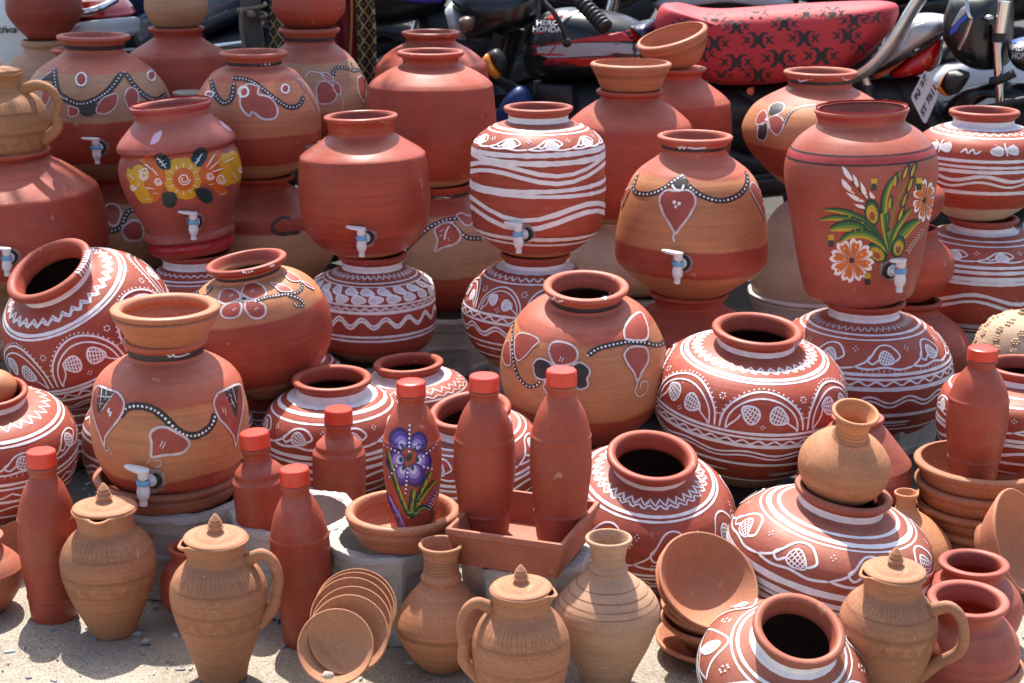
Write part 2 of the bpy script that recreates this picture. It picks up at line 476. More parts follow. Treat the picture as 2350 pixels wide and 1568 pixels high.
# ------------------------------------------------------------------ ground
def ground():
    m, n, b = newmat('dusty_concrete'); L = n.links.new
    tc = n.nodes.new('ShaderNodeTexCoord')
    def noise(scale, det=6, rough=.6):
        x = n.nodes.new('ShaderNodeTexNoise'); x.inputs['Scale'].default_value = scale; x.inputs['Detail'].default_value = det
        x.inputs['Roughness'].default_value = rough; L(tc.outputs['Object'], x.inputs['Vector']); return x.outputs[0]
    def ramp(x, stops):
        r_ = n.nodes.new('ShaderNodeValToRGB'); e = r_.color_ramp.elements
        while len(e) < len(stops): e.new(.5)
        for i, (p, c) in enumerate(stops): e[i].position = p; e[i].color = (*c, 1)
        L(x, r_.inputs[0]); return r_.outputs[0]
    def mix(f, a, c, mode='MIX'):
        x = n.nodes.new('ShaderNodeMix'); x.data_type = 'RGBA'; x.blend_type = mode
        if isinstance(f, float): x.inputs[0].default_value = f
        else: L(f, x.inputs[0])
        L(a, x.inputs[6])
        if isinstance(c, tuple): x.inputs[7].default_value = (*c, 1)
        else: L(c, x.inputs[7])
        return x.outputs[2]
    base = ramp(noise(7), [(.3, (.29, .25, .195)), (.5, (.365, .315, .25)), (.7, (.43, .38, .31))])
    grit = ramp(noise(260, 2), [(.32, (.55, .55, .55)), (.5, (1, 1, 1)), (.7, (1.25, 1.22, 1.18))])
    c = mix(1.0, base, grit, 'MULTIPLY')
    vo = n.nodes.new('ShaderNodeTexVoronoi'); vo.inputs['Scale'].default_value = 85; L(tc.outputs['Object'], vo.inputs['Vector'])
    lt = n.nodes.new('ShaderNodeMath'); lt.operation = 'LESS_THAN'; lt.inputs[1].default_value = .2; L(vo.outputs['Distance'], lt.inputs[0])
    c = mix(lt.outputs[0], c, mix(.55, c, vo.outputs['Color']) if False else (.38, .37, .36))
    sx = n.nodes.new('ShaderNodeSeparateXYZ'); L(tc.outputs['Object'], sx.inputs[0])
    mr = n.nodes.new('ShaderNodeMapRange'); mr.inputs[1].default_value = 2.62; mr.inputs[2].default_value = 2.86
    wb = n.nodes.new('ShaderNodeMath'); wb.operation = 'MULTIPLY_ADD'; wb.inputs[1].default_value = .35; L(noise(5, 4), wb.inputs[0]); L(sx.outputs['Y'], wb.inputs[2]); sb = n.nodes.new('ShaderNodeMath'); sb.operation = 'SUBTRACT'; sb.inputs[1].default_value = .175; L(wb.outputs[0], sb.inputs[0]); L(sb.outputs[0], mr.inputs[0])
    c = mix(mr.outputs[0], c, mix(1.0, ramp(noise(9), [(.3, (.050, .047, .044)), (.7, (.10, .095, .088))]), grit, 'MULTIPLY'))  # colour darkened behind the front row to stand in for shade between pots
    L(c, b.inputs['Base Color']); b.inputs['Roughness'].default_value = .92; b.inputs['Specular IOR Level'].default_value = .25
    ad = n.nodes.new('ShaderNodeMath'); ad.operation = 'ADD'; L(noise(60, 8, .7), ad.inputs[0]); L(noise(320, 3), ad.inputs[1])
    bp = n.nodes.new('ShaderNodeBump'); bp.inputs['Strength'].default_value = .6; bp.inputs['Distance'].default_value = .004
    L(ad.outputs[0], bp.inputs['Height']); L(bp.outputs[0], b.inputs['Normal'])
    vs, fs = [], []; xs = [-80, -20, -6, -3]+[-2+.1*i for i in range(41)]+[3, 6, 20, 80]; ys = [-40, -8, 0, 1]+[1.6+.1*i for i in range(40)]+[6.5, 8, 12, 20, 40, 150]
    for y in ys:
        for x in xs:
            z = .0018*(math.sin(7*x+3*y)+math.sin(11*y-5*x)) if 1.5 < y < 5.6 else 0
            vs.append((x, y, z-.002))
    nx = len(xs)
    for j in range(len(ys)-1):
        for i in range(nx-1): fs.append((j*nx+i, j*nx+i+1, (j+1)*nx+i+1, (j+1)*nx+i))
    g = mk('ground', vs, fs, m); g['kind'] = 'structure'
    # stone chips set in the concrete
    rnd = random.Random(3); V, Fc = [], []
    for k in range(1100):
        y = 1.85+1.3*rnd.random()**1.5; x = rnd.uniform(-1.0, 1.0)
        a = rnd.uniform(0, 6.28); r_ = rnd.choice([.0025, .003, .0035, .004, .005, .006, .008, .010]); el = rnd.uniform(.25, .6); n_ = rnd.choice([5, 6, 7]); o = len(V)
        h = rnd.uniform(.0008, .0022)
        for t in (1.15, .8):
            for i in range(n_):
                q_ = 2*math.pi*i/n_; rr = r_*t*(1+.28*math.sin(i*2.3+k))
                px, py = rr*math.cos(q_), rr*el*math.sin(q_)
                V.append((x+px*math.cos(a)-py*math.sin(a), y+px*math.sin(a)+py*math.cos(a), -.006 if t > 1 else h))
        Fc.append(tuple(range(o+n_, o+2*n_)))
        for i in range(n_): Fc.append((o+i, o+(i+1) % n_, o+n_+(i+1) % n_, o+n_+i))
    st = simple('grey_stone_chip', (.33, .335, .345), .7, noise=.4, nscale=22, bump=.3)
    ch = mk('stone_chips', V, Fc, st, smooth=False); tag(ch, 'grey stone chips set flat in the dusty concrete ground', 'gravel', kind='stuff')
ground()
def pebble(u, v, r_, label, col=(.33, .30, .27), Y=None, z=None):
    d = ray(u, v); p = CAM+d*(-H/d.z) if Y is None else at(u, v, Y)
    bm = bmesh.new(); bmesh.ops.create_icosphere(bm, subdivisions=2, radius=r_)
    rn = random.Random(int(u))
    for x in bm.verts:
        k = 1+rn.uniform(-.16, .16); x.co = Vector((x.co.x*k*1.2, x.co.y*k, x.co.z*k*.8))
    me = bpy.data.meshes.new('pebble'); bm.to_mesh(me); bm.free(); me.materials.append(simple('pebble%d' % int(u), col, .9, noise=.3, nscale=300, bump=.5, bscale=500))
    me.polygons.foreach_set('use_smooth', [True]*len(me.polygons))
    o = bpy.data.objects.new('pebble', me); C.objects.link(o); o.location = (p.x, p.y, p.z+r_*.55)
    tag(o, label, 'pebble')
pebble(336, 1476, .007, 'small grey pebble on the ground between the two lidded jars')
pebble(330, 1500, .003, 'tiny grit stone in the shadow in front of the left lidded jar')
pebble(470, 1560, .0035, 'small pebble at the lower edge beside the tall clay jug')

# ------------------------------------------------------------------ grey cement planters
CEM = simple('grey_cement', (.40, .385, .36), .92, noise=.28, nscale=14, bump=.8, bscale=150)
def planter(label, u, v, Y, rt, h, rb=None, rot=22.5, z0=0, wall=.016, panel=True):
    """octagonal tub with round inside and sunk panels on its faces"""
    rb = rb or rt*.86; X = at(u, v, Y).x; N = 96; rn = random.Random(int(u*3+v))
    def octa(a): return math.cos(math.pi/8)/math.cos((a % (math.pi/4))-math.pi/8)
    zs = [0, .03, .13, .155, .30, .455, .475, .515, .535, .66, .775, .80, .90, .93, .965, 1.0]
    vs, fs, rows = [], [], []
    for t in zs:
        rr = rb+(rt-rb)*min(1, t/.93); row = []
        for i in range(N):
            a = 2*math.pi*i/N; o_ = octa(a); ph = abs((a % (math.pi/4))-math.pi/8)/(math.pi/8)
            k = rr*(o_*1.04 if t < .98 else o_*1.02)
            if .93 <= t: k += .003
            if panel and ph < .70 and (.15 < t < .46 or .53 < t < .78): k -= .006
            row.append((k, t*h))
        rows.append(row)
    for rr, z in ((rt-wall, h), (rt-wall-.004, h*.985), (rt-wall-.006, h*.8), (rb-wall, .02), (.002, .018)):
        rows.append([(rr, z)]*N)
    for row in rows:
        for i, (k, z) in enumerate(row):
            a = 2*math.pi*i/N; e = rn.uniform(-1, 1)*.0008; g = .0022*math.sin(5*a+u)*math.sin(3*a+v)*(1 if z > h*.9 else 0)
            vs.append(((k+e)*math.sin(a), -(k+e)*math.cos(a), z+g+(rn.uniform(-1, 1)*.0009 if z > 0 else 0)))
    for q_ in range(len(rows)-1):
        for i in range(N): fs.append((q_*N+i, q_*N+(i+1) % N, (q_+1)*N+(i+1) % N, (q_+1)*N+i))
    fs.append(tuple(range(N))[::-1])
    o = mk('cement_planter', vs, fs, CEM, sharp=32); o.location = (X, Y, z0); o.rotation_euler = (0, 0, R(rot))
    tag(o, label, 'planter'); return o
planter('octagonal grey cement planter under the dish of the front tap pot', 425, 1250, 2.66, .118, .162, rot=10)
planter('open grey cement planter holding two squat bottles with red caps', 678, 1190, 2.58, .108, .160, rot=0)
planter('grey cement planter under the round dish with the violet flower bottle', 888, 1240, 2.475, .098, .160, rot=18)
planter('open grey cement planter in shadow under the square tray', 1208, 1275, 2.425, .103, .158, rot=8)
planter('grey cement planter under the red tap pot and its white striped stand pot', 862, 820, 3.55, .115, .150, rot=15)
planter('grey cement planter under the white striped tap pot stack', 1232, 850, 3.52, .105, .148, rot=5)
planter('grey cement planter behind the middle, under the leaf painted pot', 1010, 720, 4.0, .17, .152, rot=30)
planter('grey cement planter hugging the scroll painted pot under the tall flowered pot', 1990, 980, 3.42, .168, .130, rot=12)
planter('grey cement block under the leftmost painted tap pot stack', 240, 620, 4.15, .15, .20, rot=20, panel=False)
planter('grey cement block under the pot marked with a black letter C', 600, 640, 4.02, .15, .205, rot=0, panel=False)
planter('grey cement block under the striped pots at the right edge', 2245, 760, 3.95, .15, .125, rot=9)
planter('grey cement block under the rear pot that carries an upright clay bowl', 1440, 650, 4.12, .15, .165, rot=16, panel=False)
planter('low grey cement ring under the round flower painted pot in the middle', 1338, 1000, 3.13, .10, .105, rot=0, panel=False)

# ------------------------------------------------------------------ tap: shared shapes
TW = simple('white_plastic', (.74, .74, .75), .38, noise=.06, nscale=90)
TB = simple('blue_plastic', (.14, .40, .66), .4, noise=.08)
TK = simple('black_rubber', (.018, .018, .020), .6, noise=.2)
TM = simple('steel_ring', (.45, .42, .38), .3, metal=1)
SEAL = simple('grey_sealant_smear', (.30, .20, .18), .8, noise=.5, nscale=120)
def tap_meshes():
    d = {}
    def cyl(prof, n=20): return lathe_mesh(prof, n, cap_first=True, cap_last=True)
    side = Matrix.Rotation(R(90), 4, 'X')                     # z -> -y, out of the pot
    d['gasket'] = (xf(cyl([(.0155, -.006), (.0165, .001), (.0155, .0035), (.009, .004)], 24), side), TK)
    d['flange'] = (xf(cyl([(.0105, .003), (.0112, .005), (.0105, .0072), (.006, .008), (.0055, .024)], 24), side), TW)
    T = Matrix.Translation((0, -.026, 0))
    d['tap'] = (xf(join([cyl([(.0052, -.037), (.0066, -.0365), (.0066, -.0345), (.0057, -.034), (.0064, -.033), (.0064, -.031), (.0056, -.030), (.0062, -.0285),
                   (.0066, -.026), (.0092, -.022), (.0108, -.016), (.0108, -.011), (.0098, -.005), (.0098, .001)], 22),
                   cyl([(.0086, .0105), (.0092, .012), (.0092, .0235), (.0075, .0245)], 16)]), T), TW)
    d['collar'] = (xf(cyl([(.0105, -.001), (.0114, 0), (.0114, .0072), (.0105, .008)], 24), T), TB)
    d['ring'] = (xf(cyl([(.0088, .0075), (.0092, .0085), (.0088, .011)], 20), T), TM)
    vs, fs = [], []; n = 22
    for z, k in ((.0215, .93), (.0235, 1), (.0262, .95), (.0268, .7)):
        for i in range(n):
            a = 2*math.pi*i/n; x = math.cos(a); y = math.sin(a)
            wd = .0105 if x > 0 else .0115*(1-.10*abs(x))
            lx = x*(.0115 if x > 0 else .033)-.001
            vs.append((lx*k, -.026+y*wd*k-(.004 if x < 0 else 0)*abs(x), z+(.0035*abs(x)*k if x < 0 else 0)))
    for j in range(3):
        for i in range(n): fs.append((j*n+i, j*n+(i+1) % n, (j+1)*n+(i+1) % n, (j+1)*n+i))
    fs.append(tuple(3*n+i for i in range(n))); fs.append(tuple(range(n))[::-1])
    d['lever'] = ((vs, fs), TW)
    out = {}
    for k, ((v, f), m) in d.items():
        o = mk(k, v, f, m, sharp=50); out[k] = o.data; bpy.data.objects.remove(o)
    return out
TAPM = tap_meshes()
def tap(pot, u, v, turn=-22, k=1.0):
    h = pot.p.pix(u, v)
    if h is None: print('tap missed', pot.o['label']); return
    rt_ = random.Random(int(u)); turn += rt_.uniform(-7, 7); s1 = .020/pot.s
    pot.p.patch([(u+s1*(1+rt_.uniform(-.12, .35))*math.cos(a*.39), v+s1*(1+rt_.uniform(-.12, .30))*math.sin(a*.39)) for a in range(16)], pot.p.pix, SEAL, 2)
    W = pot.M @ h[0]; nn = (pot.M.to_3x3() @ h[1]); yaw = math.atan2(nn.x, -nn.y)+R(turn)
    t = bpy.data.objects.new('tap', TAPM['tap']); C.objects.link(t); t.parent = pot.o
    t.matrix_basis = pot.M.inverted() @ (Matrix.Translation(W) @ Matrix.Rotation(yaw, 4, 'Z') @ Matrix.Rotation(R(rt_.uniform(-4, 4)), 4, 'Y') @ Matrix.Scale(k, 4))
    for nm in ('gasket', 'flange', 'collar', 'ring', 'lever'):
        c = bpy.data.objects.new('tap_'+nm, TAPM[nm]); C.objects.link(c); c.parent = t
    c.rotation_euler = (0, 0, 0)
# ================================================================== REAR ROWS
WP = 'water pot'
def whiteneck(P, v0, v1): P.band(v0, v1)
# ---- far left stack: jug on a big red tap pot
SA = Pot('water_pot', 'large plain red clay pot with tap at the left edge, carrying a clay jug', WP, 0, 450, 3.75, (347, 122, 11),
    [(358, 108), (366, 122), (380, 148), (404, 184), (426, 213), (432, 219, 'c'), (440, 222), (480, 231), (540, 236), (590, 222), (622, 180), (640, 130)],
    zones((596, TAN2), (None, RED)), n=72)
tap(SA, 24, 590, -28); SA.done()
Pot('clay_pot', 'tan clay pot at the left edge under the large red tap pot', 'pot', 5, 660, 3.75, (640, 92, 8), [(652, 84), (690, 130), (740, 140), (790, 110), (806, 90)], plain(TAN2)).done()
# ---- leftmost painted tap pot and its stand pot
P1 = Pot('water_pot', 'painted tap pot with dark zigzag garland behind the jug at upper left', WP, 210, 90, 4.15, (84, 83, 10),
    [(100, 69), (113, 66), (122, 72), (148, 112), (165, 132), (200, 156), (240, 168), (290, 169), (335, 156), (372, 124), (396, 90), (402, 60)],
    zones((354, TAN2), (257, RED), (158, TAN2), (None, PINK)), roll=1.0, n=72)
p = P1.p
P1.band(98, 110, DARK)
p.line(q(0, 0, [(560, 405), (700, 420), (825, 410)]), 6); p.line(q(0, 0, [(905, 412), (985, 396)]), 3)
p.garland(q(0, 0, [(575, 850), (680, 885), (800, 850), (930, 760), (1040, 615)]), 15, 2.0, 6.5)
p.garland(q(0, 0, [(1060, 615), (1140, 730), (1240, 820), (1330, 850), (1410, 800)]), 15, 2.0, 6.5)
p.garland(q(0, 0, [(460, 590), (470, 700), (500, 800), (580, 850)]), 15, 2.0, 6.5)
p.fill(q(0, 0, [(320, 695), (460, 580), (470, 700)]), DARK, False); p.dots(q(0, 0, [(330, 690), (450, 600)]), 1.8, step=6)
p.fill(q(0, 0, [(660, 890), (820, 880), (815, 960), (740, 990), (680, 960)]), DARK)
p.outlined(q(0, 0, [(825, 900), (880, 830), (990, 800), (980, 900), (900, 965), (820, 950)]), REDP, 2.5)
p.outlined(q(0, 0, [(580, 900), (660, 920), (660, 975), (590, 985)]), REDP, 2)
p.outlined(q(0, 0, [(1050, 830), (1075, 765), (1120, 745), (1170, 790), (1165, 880), (1148, 950), (1090, 920)]), REDP, 3)
p.line(q(0, 0, [(1150, 940), (1160, 1045)]), 3, WHITE2)
for c, d in (((690, 675), 45), ((1280, 645), 34)):
    o_ = [(c[0]+math.cos(t)*d, c[1]+math.sin(t)*d*1.2) for t in [k*.785 for k in range(8)]]
    p.fill(q(0, 0, o_), REDP); p.line(q(0, 0, o_+o_[:1]), 4)
p.outlined(q(0, 0, [(360, 770), (400, 760), (430, 790), (420, 850), (390, 895), (355, 850)]), REDP, 2.5)
tap(P1, 228, 338); P1.done()
lower = Pot('painted_pot', 'tan and red pot with dark swirl and red petals, stand of the leftmost tap pot', 'pot', 245, 500, 4.15, (401, 80, 9),
    [(414, 66), (424, 70), (452, 118), (470, 142), (505, 160), (545, 160), (590, 142), (618, 100), (624, 80)], zones((596, RED), (452, TAN2), (None, RED)))
p = lower.p
p.garland(q(1, 0, [(890, 540), (960, 560), (1030, 520), (1060, 440), (1110, 385), (1185, 410)]), 13, 2.2, 8)
p.outlined(q(1, 0, [(870, 375), (930, 330), (1000, 350), (1025, 420), (985, 510), (920, 490)]), REDP, 5)
p.outlined(q(1, 0, [(1030, 560), (1060, 510), (1130, 470), (1200, 500), (1215, 580), (1190, 635), (1080, 635)]), REDP, 5)
p.line(q(1, 0, [(1120, 475), (1190, 470), (1215, 560), (1270, 640), (1290, 680)]), 3.5, WHITE2)
p.line(q(1, 0, [(1145, 290), (1165, 370), (1240, 430)]), 5, WHITE2)
lower.done()
# ---- second painted tap pot and the pot marked C
P2 = Pot('water_pot', 'orange painted tap pot with dark curl and red trefoil, second in the rear left', WP, 582, 125, 4.0, (122, 79, 10),
    [(140, 64), (150, 64), (157, 80), (166, 96), (184, 111), (214, 131), (255, 146), (290, 147), (330, 142), (365, 116), (390, 84), (400, 60)],
    zones((362, TAN2), (295, RED), (178, ORANGE), (None, PINK)), n=72)
P2.band(136, 147, DARK); p = P2.p
p.line(q(0, 0, [(1925, 555), (2020, 545)]), 5); p.line(q(0, 0, [(2215, 550), (2325, 535)]), 5); p.line(q(0, 1, [(95, 550), (195, 535)]), 5)
p.garland(q(0, 0, [(1785, 670), (1810, 760), (1850, 840), (1900, 875), (1960, 840), (1985, 715)]), 14, 2, 6.5)
p.garland(q(0, 0, [(1975, 665), (2060, 670)])+q(0, 1, [(0, 688), (60, 720), (150, 790), (240, 860), (330, 910), (410, 895), (455, 820)]), 12, 2, 6.5)
p.outlined(q(0, 0, [(2040, 770), (2100, 715), (2190, 740), (2190, 800), (2290, 830), (2350, 920), (2330, 1000), (2230, 1010), (2140, 950), (2110, 985), (2040, 900)]), REDP, 4.5)
o_ = [(2065+42*math.cos(k*.7), 780+42*math.sin(k*.7)) for k in range(10)]; p.line(q(0, 0, o_), 5)
o_ = [(298+32*math.cos(k*.7), 755+36*math.sin(k*.7)) for k in range(10)]; p.fill(q(0, 1, o_[:9]), REDP); p.line(q(0, 1, o_), 4)
p.outlined(q(0, 1, [(395, 670), (440, 690), (500, 770), (550, 850), (575, 940), (520, 830), (450, 750)]), REDP, 2.5)
o_ = [(1780+35*math.cos(k*.7), 800+22*math.sin(k*.7)) for k in range(10)]; p.line(q(0, 0, o_), 4)
tap(P2, 716, 348, 12); P2.done()
cp = Pot('water_pot', 'plain red pot marked with a black letter C, stand of the orange painted tap pot', 'pot', 600, 500, 4.02, (404, 80, 9),
    [(418, 66), (428, 70), (470, 150), (484, 162, 'c'), (530, 168), (580, 164), (625, 132), (640, 96)], zones((505, TAN2), (490, RED2), (None, RED)))
cp.p.line(q(1, 1, [(345, 455), (270, 450), (200, 500), (200, 560), (260, 585), (330, 580), (425, 570)]), 9, DARK)
cp.done()
# ---- rear, left of the post
Pot('water_pot', 'round red pot cut by the top edge, standing on a tan pot at far left', WP, 104, 50, 4.85, (-75, 52, 8), [(-62, 44), (-52, 48), (-20, 78), (10, 85), (35, 82), (62, 64), (86, 42), (90, 30)], plain(RED2)).done()
Pot('clay_pot', 'tan clay pot with thick rim under the round red pot at far left', 'pot', 104, 110, 4.85, (96, 54, 12), [(110, 46), (122, 52), (142, 84), (180, 100), (260, 100), (330, 70)], plain(TAN2)).done()
x = Pot('water_pot', 'red pot with dark scrawled neck half hidden behind the leftmost painted pot', WP, 190, 130, 4.55, (114, 72, 8), [(124, 60), (140, 56), (152, 64), (180, 100), (230, 124), (300, 110), (340, 76)], plain(RED))
x.band(122, 140, DARK); x.p.line([(90+33, 125), (126, 132), (132, 131), (137, 133), (142, 127)], 2.5); x.p.line([(120, 124), (124, 133), (131, 131), (138, 133), (143, 126)], 3); x.done()
Pot('water_pot', 'plain red pot behind the left pots, carrying an inverted tan pot', WP, 405, 70, 4.5, (65, 64, 9), [(80, 54), (88, 56), (118, 104), (130, 113, 'c'), (170, 122), (230, 124), (290, 104), (330, 74)], plain(RED)).done()
Pot('clay_pot', 'tan clay pot cut by the top edge, left of the wooden post', 'pot', 405, 30, 4.5, (-40, 70, 8), [(-25, 62), (-5, 70), (20, 72), (40, 64), (58, 50), (62, 40)], plain(TAN2)).done()
Pot('clay_cup', 'cream clay cup rim showing between the two painted tap pots', 'cup', 432, 215, 4.25, (213, 35, 7), [(222, 31), (250, 36), (300, 40), (330, 30)], plain((.50, .46, .36)), n=40).done()
E = Pot('water_pot', 'tan and red painted pot with dark vine beside the hanging cloth, carrying a round pot', WP, 710, 70, 4.45, (67, 70, 10),
    [(84, 58), (97, 57), (105, 63), (127, 89), (152, 108), (185, 124), (225, 137), (280, 126), (320, 96), (330, 80)], zones((248, RED2), (136, TAN2), (None, PINK)))
E.band(82, 92, DARK); p = E.p
p.garland(q(0, 1, [(705, 650), (710, 600), (750, 575), (820, 580), (880, 600), (930, 600), (980, 680)]), 9, 1.7, 6); p.garland(q(0, 1, [(880, 600), (870, 560), (850, 525)]), 8, 1.5, 6)
p.outlined(q(0, 1, [(560, 760), (590, 700), (660, 695), (720, 760), (735, 820), (690, 870), (585, 875)]), REDP, 3.2)
p.outlined(q(0, 1, [(590, 620), (650, 620), (705, 670), (700, 690), (640, 670)]), REDP, 2.5)
p.outlined(q(0, 1, [(720, 690), (760, 730), (765, 800), (730, 790), (705, 740)]), REDP, 2.5)
p.outlined(q(0, 1, [(905, 670), (940, 645), (980, 680), (985, 760), (968, 860), (925, 790)]), REDP, 3)
p.line(q(0, 1, [(768, 800), (790, 870), (775, 960)]), 2.5, WHITE2); p.line(q(0, 1, [(465, 660), (510, 610), (600, 625), (700, 680)]), 2.5, WHITE2)
E.done()
Pot('water_pot', 'round red pot cut by the top edge, on the vine painted pot', WP, 709, 20, 4.45, (-70, 52, 8), [(-58, 46), (-48, 52), (-20, 78), (8, 84), (30, 80), (52, 62), (66, 42), (70, 30)], zones((44, RED2), (None, RED))).done()
# ---- plain red pots left of centre
Pot('water_pot', 'farther of two plain red pots, its rim just above the nearer one', WP, 989, 80, 4.5, (76, 68, 9), [(92, 57), (99, 62), (112, 86), (130, 111), (146, 127, 'c'), (200, 134), (270, 130), (330, 104), (350, 70)], plain(RED, rough=.42)).done()
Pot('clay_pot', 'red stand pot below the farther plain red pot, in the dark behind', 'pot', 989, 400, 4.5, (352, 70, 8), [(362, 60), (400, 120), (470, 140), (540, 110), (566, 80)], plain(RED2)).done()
f2 = Pot('water_pot', 'nearer of two plain red pots, sunlit shoulder, left of the white striped tap pot', WP, 988, 125, 4.02, (121, 77, 10),
    [(140, 63), (149, 68), (162, 99), (181, 129), (193, 141, 'c'), (200, 142.5), (240, 146), (300, 149), (360, 136), (398, 108), (414, 84), (420, 60)],
    zones((398, TAN2), (None, RED)), n=72); f2.done()
fl = Pot('painted_pot', 'tan and red pot painted with a white outlined leaf, under the nearer plain red pot', 'pot', 1010, 560, 4.02, (424, 74, 9),
    [(440, 64), (450, 66), (470, 96), (500, 128), (550, 150), (600, 156), (640, 148), (680, 112), (697, 84)], zones((604, RED), (475, TAN2), (None, RED)))
fl.band(434, 445, DARK); p = fl.p
p.line(q(1, 1, [(1555, 285), (1640, 280), (1710, 265)]), 5)
p.garland(q(1, 1, [(1290, 750), (1400, 640), (1510, 540), (1600, 490), (1700, 460), (1780, 455)]), 11, 2.4, 8); p.garland(q(1, 1, [(1715, 490), (1770, 560), (1850, 620), (1975, 625)]), 11, 2.4, 8)
p.outlined(q(1, 1, [(1565, 740), (1590, 640), (1565, 560), (1610, 510), (1690, 490), (1760, 540), (1785, 610), (1740, 670), (1640, 700)]), REDP, 4.5)
p.line(q(1, 1, [(1645, 640), (1665, 560), (1690, 520)]), 3.5); p.line(q(1, 1, [(1605, 610), (1630, 590)]), 3.5); p.line(q(1, 1, [(1605, 570), (1640, 550)]), 3.5); p.line(q(1, 1, [(1675, 620), (1695, 650)]), 3)
p.outlined(q(1, 1, [(1745, 430), (1790, 410), (1850, 435), (1895, 440), (1880, 500), (1830, 515), (1790, 480)]), REDP, 4)
fl.done()
# ---- rear pots with bowls on top
M10 = Pot('water_pot', 'plain red pot behind the white striped one, carrying an upright clay bowl', WP, 1446, 215, 4.12, (209, 78, 9),
    [(222, 66), (230, 73), (252, 106), (276, 134), (288, 142, 'c'), (340, 150), (400, 152), (455, 138), (490, 104), (502, 80)], zones((484, TAN2), (None, RED)), n=72); M10.done()
def bowl(name, label, u, v, Y, rim, prof, mat, notch=None, **kw):
    b_ = Pot(name, label, 'bowl', u, v, Y, rim, prof, mat, inside=False, wall=kw.pop('wall', 8), mouth=kw.pop('mouth', .88), **kw)
    if notch:
        for k in range(0, 360, 4):
            lk = b_.flat(k, notch[0]); b_.p.ribbon([lk(0, 0), lk(0, notch[1]*.5), lk(0, notch[1])], 1.6*b_.s, INC)
    b_.done({'incised_clay': 'incised_pattern'}); return b_
bowl('clay_bowl', 'upright orange clay bowl with notched band on a rear red pot', 1448, 160, 4.12, (148, 94, 12), [(160, 88), (176, 80), (192, 73), (204, 66)], plain(ORANGE, speck=True), notch=(163, 11))
bowl('clay_bowl', 'orange clay bowl tipped on its side on the rearmost red pot by the red seat', 1551, 120, 4.45, (82, 84, 13), [(95, 80), (115, 73), (135, 62), (150, 50)], plain(ORANGE, speck=True), notch=(98, 12), roll=-17, tilt=9, pv=120)
Pot('water_pot', 'rearmost plain red pot under the tipped bowl, in front of the red seat', WP, 1545, 170, 4.45, (158, 75, 9), [(172, 65), (182, 68), (215, 112), (233, 130, 'c'), (290, 136), (350, 132), (410, 108), (430, 80)], plain(RED)).done()
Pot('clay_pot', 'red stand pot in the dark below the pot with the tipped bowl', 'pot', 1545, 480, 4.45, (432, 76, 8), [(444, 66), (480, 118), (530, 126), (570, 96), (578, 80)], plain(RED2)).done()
Pot('clay_pot', 'dusty cream clay pot under the rear red pot with the upright bowl', 'pot', 1440, 560, 4.12, (503, 84, 8), [(514, 74), (530, 100), (570, 142), (620, 148), (650, 118), (660, 96)], plain(CREAM, streak=.06)).done()
# ---- right rear: painted pot on cream jar
M14 = Pot('water_pot', 'orange painted pot with four petal flower, behind the tall flowered pot', WP, 1883, 170, 4.2, (166, 84, 10),
    [(182, 73), (195, 72), (202, 78), (222, 116), (245, 148), (280, 168), (310, 169), (345, 152), (385, 116), (415, 82), (426, 66)], zones((395, TAN), (322, RED), (232, TAN), (None, PINK)), n=72)
M14.band(177, 188, DARK); p = M14.p
p.line(q(0, 3, [(415, 665), (435, 690), (480, 680), (540, 670)]), 3); p.line(q(0, 3, [(790, 660), (830, 680), (875, 655)]), 3)
p.fill(q(0, 3, [(165, 960), (180, 900), (240, 870), (300, 890), (280, 950), (200, 985)]), DARK); p.line(q(0, 3, [(165, 960), (180, 900), (240, 870), (300, 890), (280, 950), (200, 985)]), 3, WHITE2)
p.outlined(q(0, 3, [(55, 1050), (80, 970), (130, 935), (155, 980), (140, 1040), (90, 1060)]), REDP, 3)
p.outlined(q(0, 3, [(165, 1000), (240, 980), (295, 1030), (280, 1100), (235, 1145), (180, 1090)]), REDP, 3.5)
p.fill(q(0, 3, [(80, 1060), (150, 1040), (160, 1120), (130, 1190), (75, 1170)]), DARK); p.line(q(0, 3, [(80, 1060), (150, 1040), (160, 1120), (130, 1190), (75, 1170), (80, 1060)]), 3, WHITE2)
p.garland(q(0, 3, [(300, 1050), (340, 970), (430, 910), (560, 890)]), 8, 1.8, 6)
p.dots(q(0, 3, [(155, 1005), (145, 1015), (158, 1020)]), 3); M14.done()
Pot('clay_jar', 'wide cream clay jar behind the tall flowered pot, standing in a pale ring', 'jar', 1866, 600, 4.2, (436, 56, 9), [(446, 50), (456, 54), (480, 86), (520, 112), (580, 132), (640, 140), (680, 130), (700, 110)], plain(CREAM, streak=.05, chips=.2)).done()
Pot('clay_ring', 'pale grey dish ring around the foot of the cream jar', 'dish', 1866, 700, 4.2, (668, 152, 8), [(676, 150), (690, 144), (726, 128), (732, 110)], plain((.62, .60, .57), streak=.03)).done()
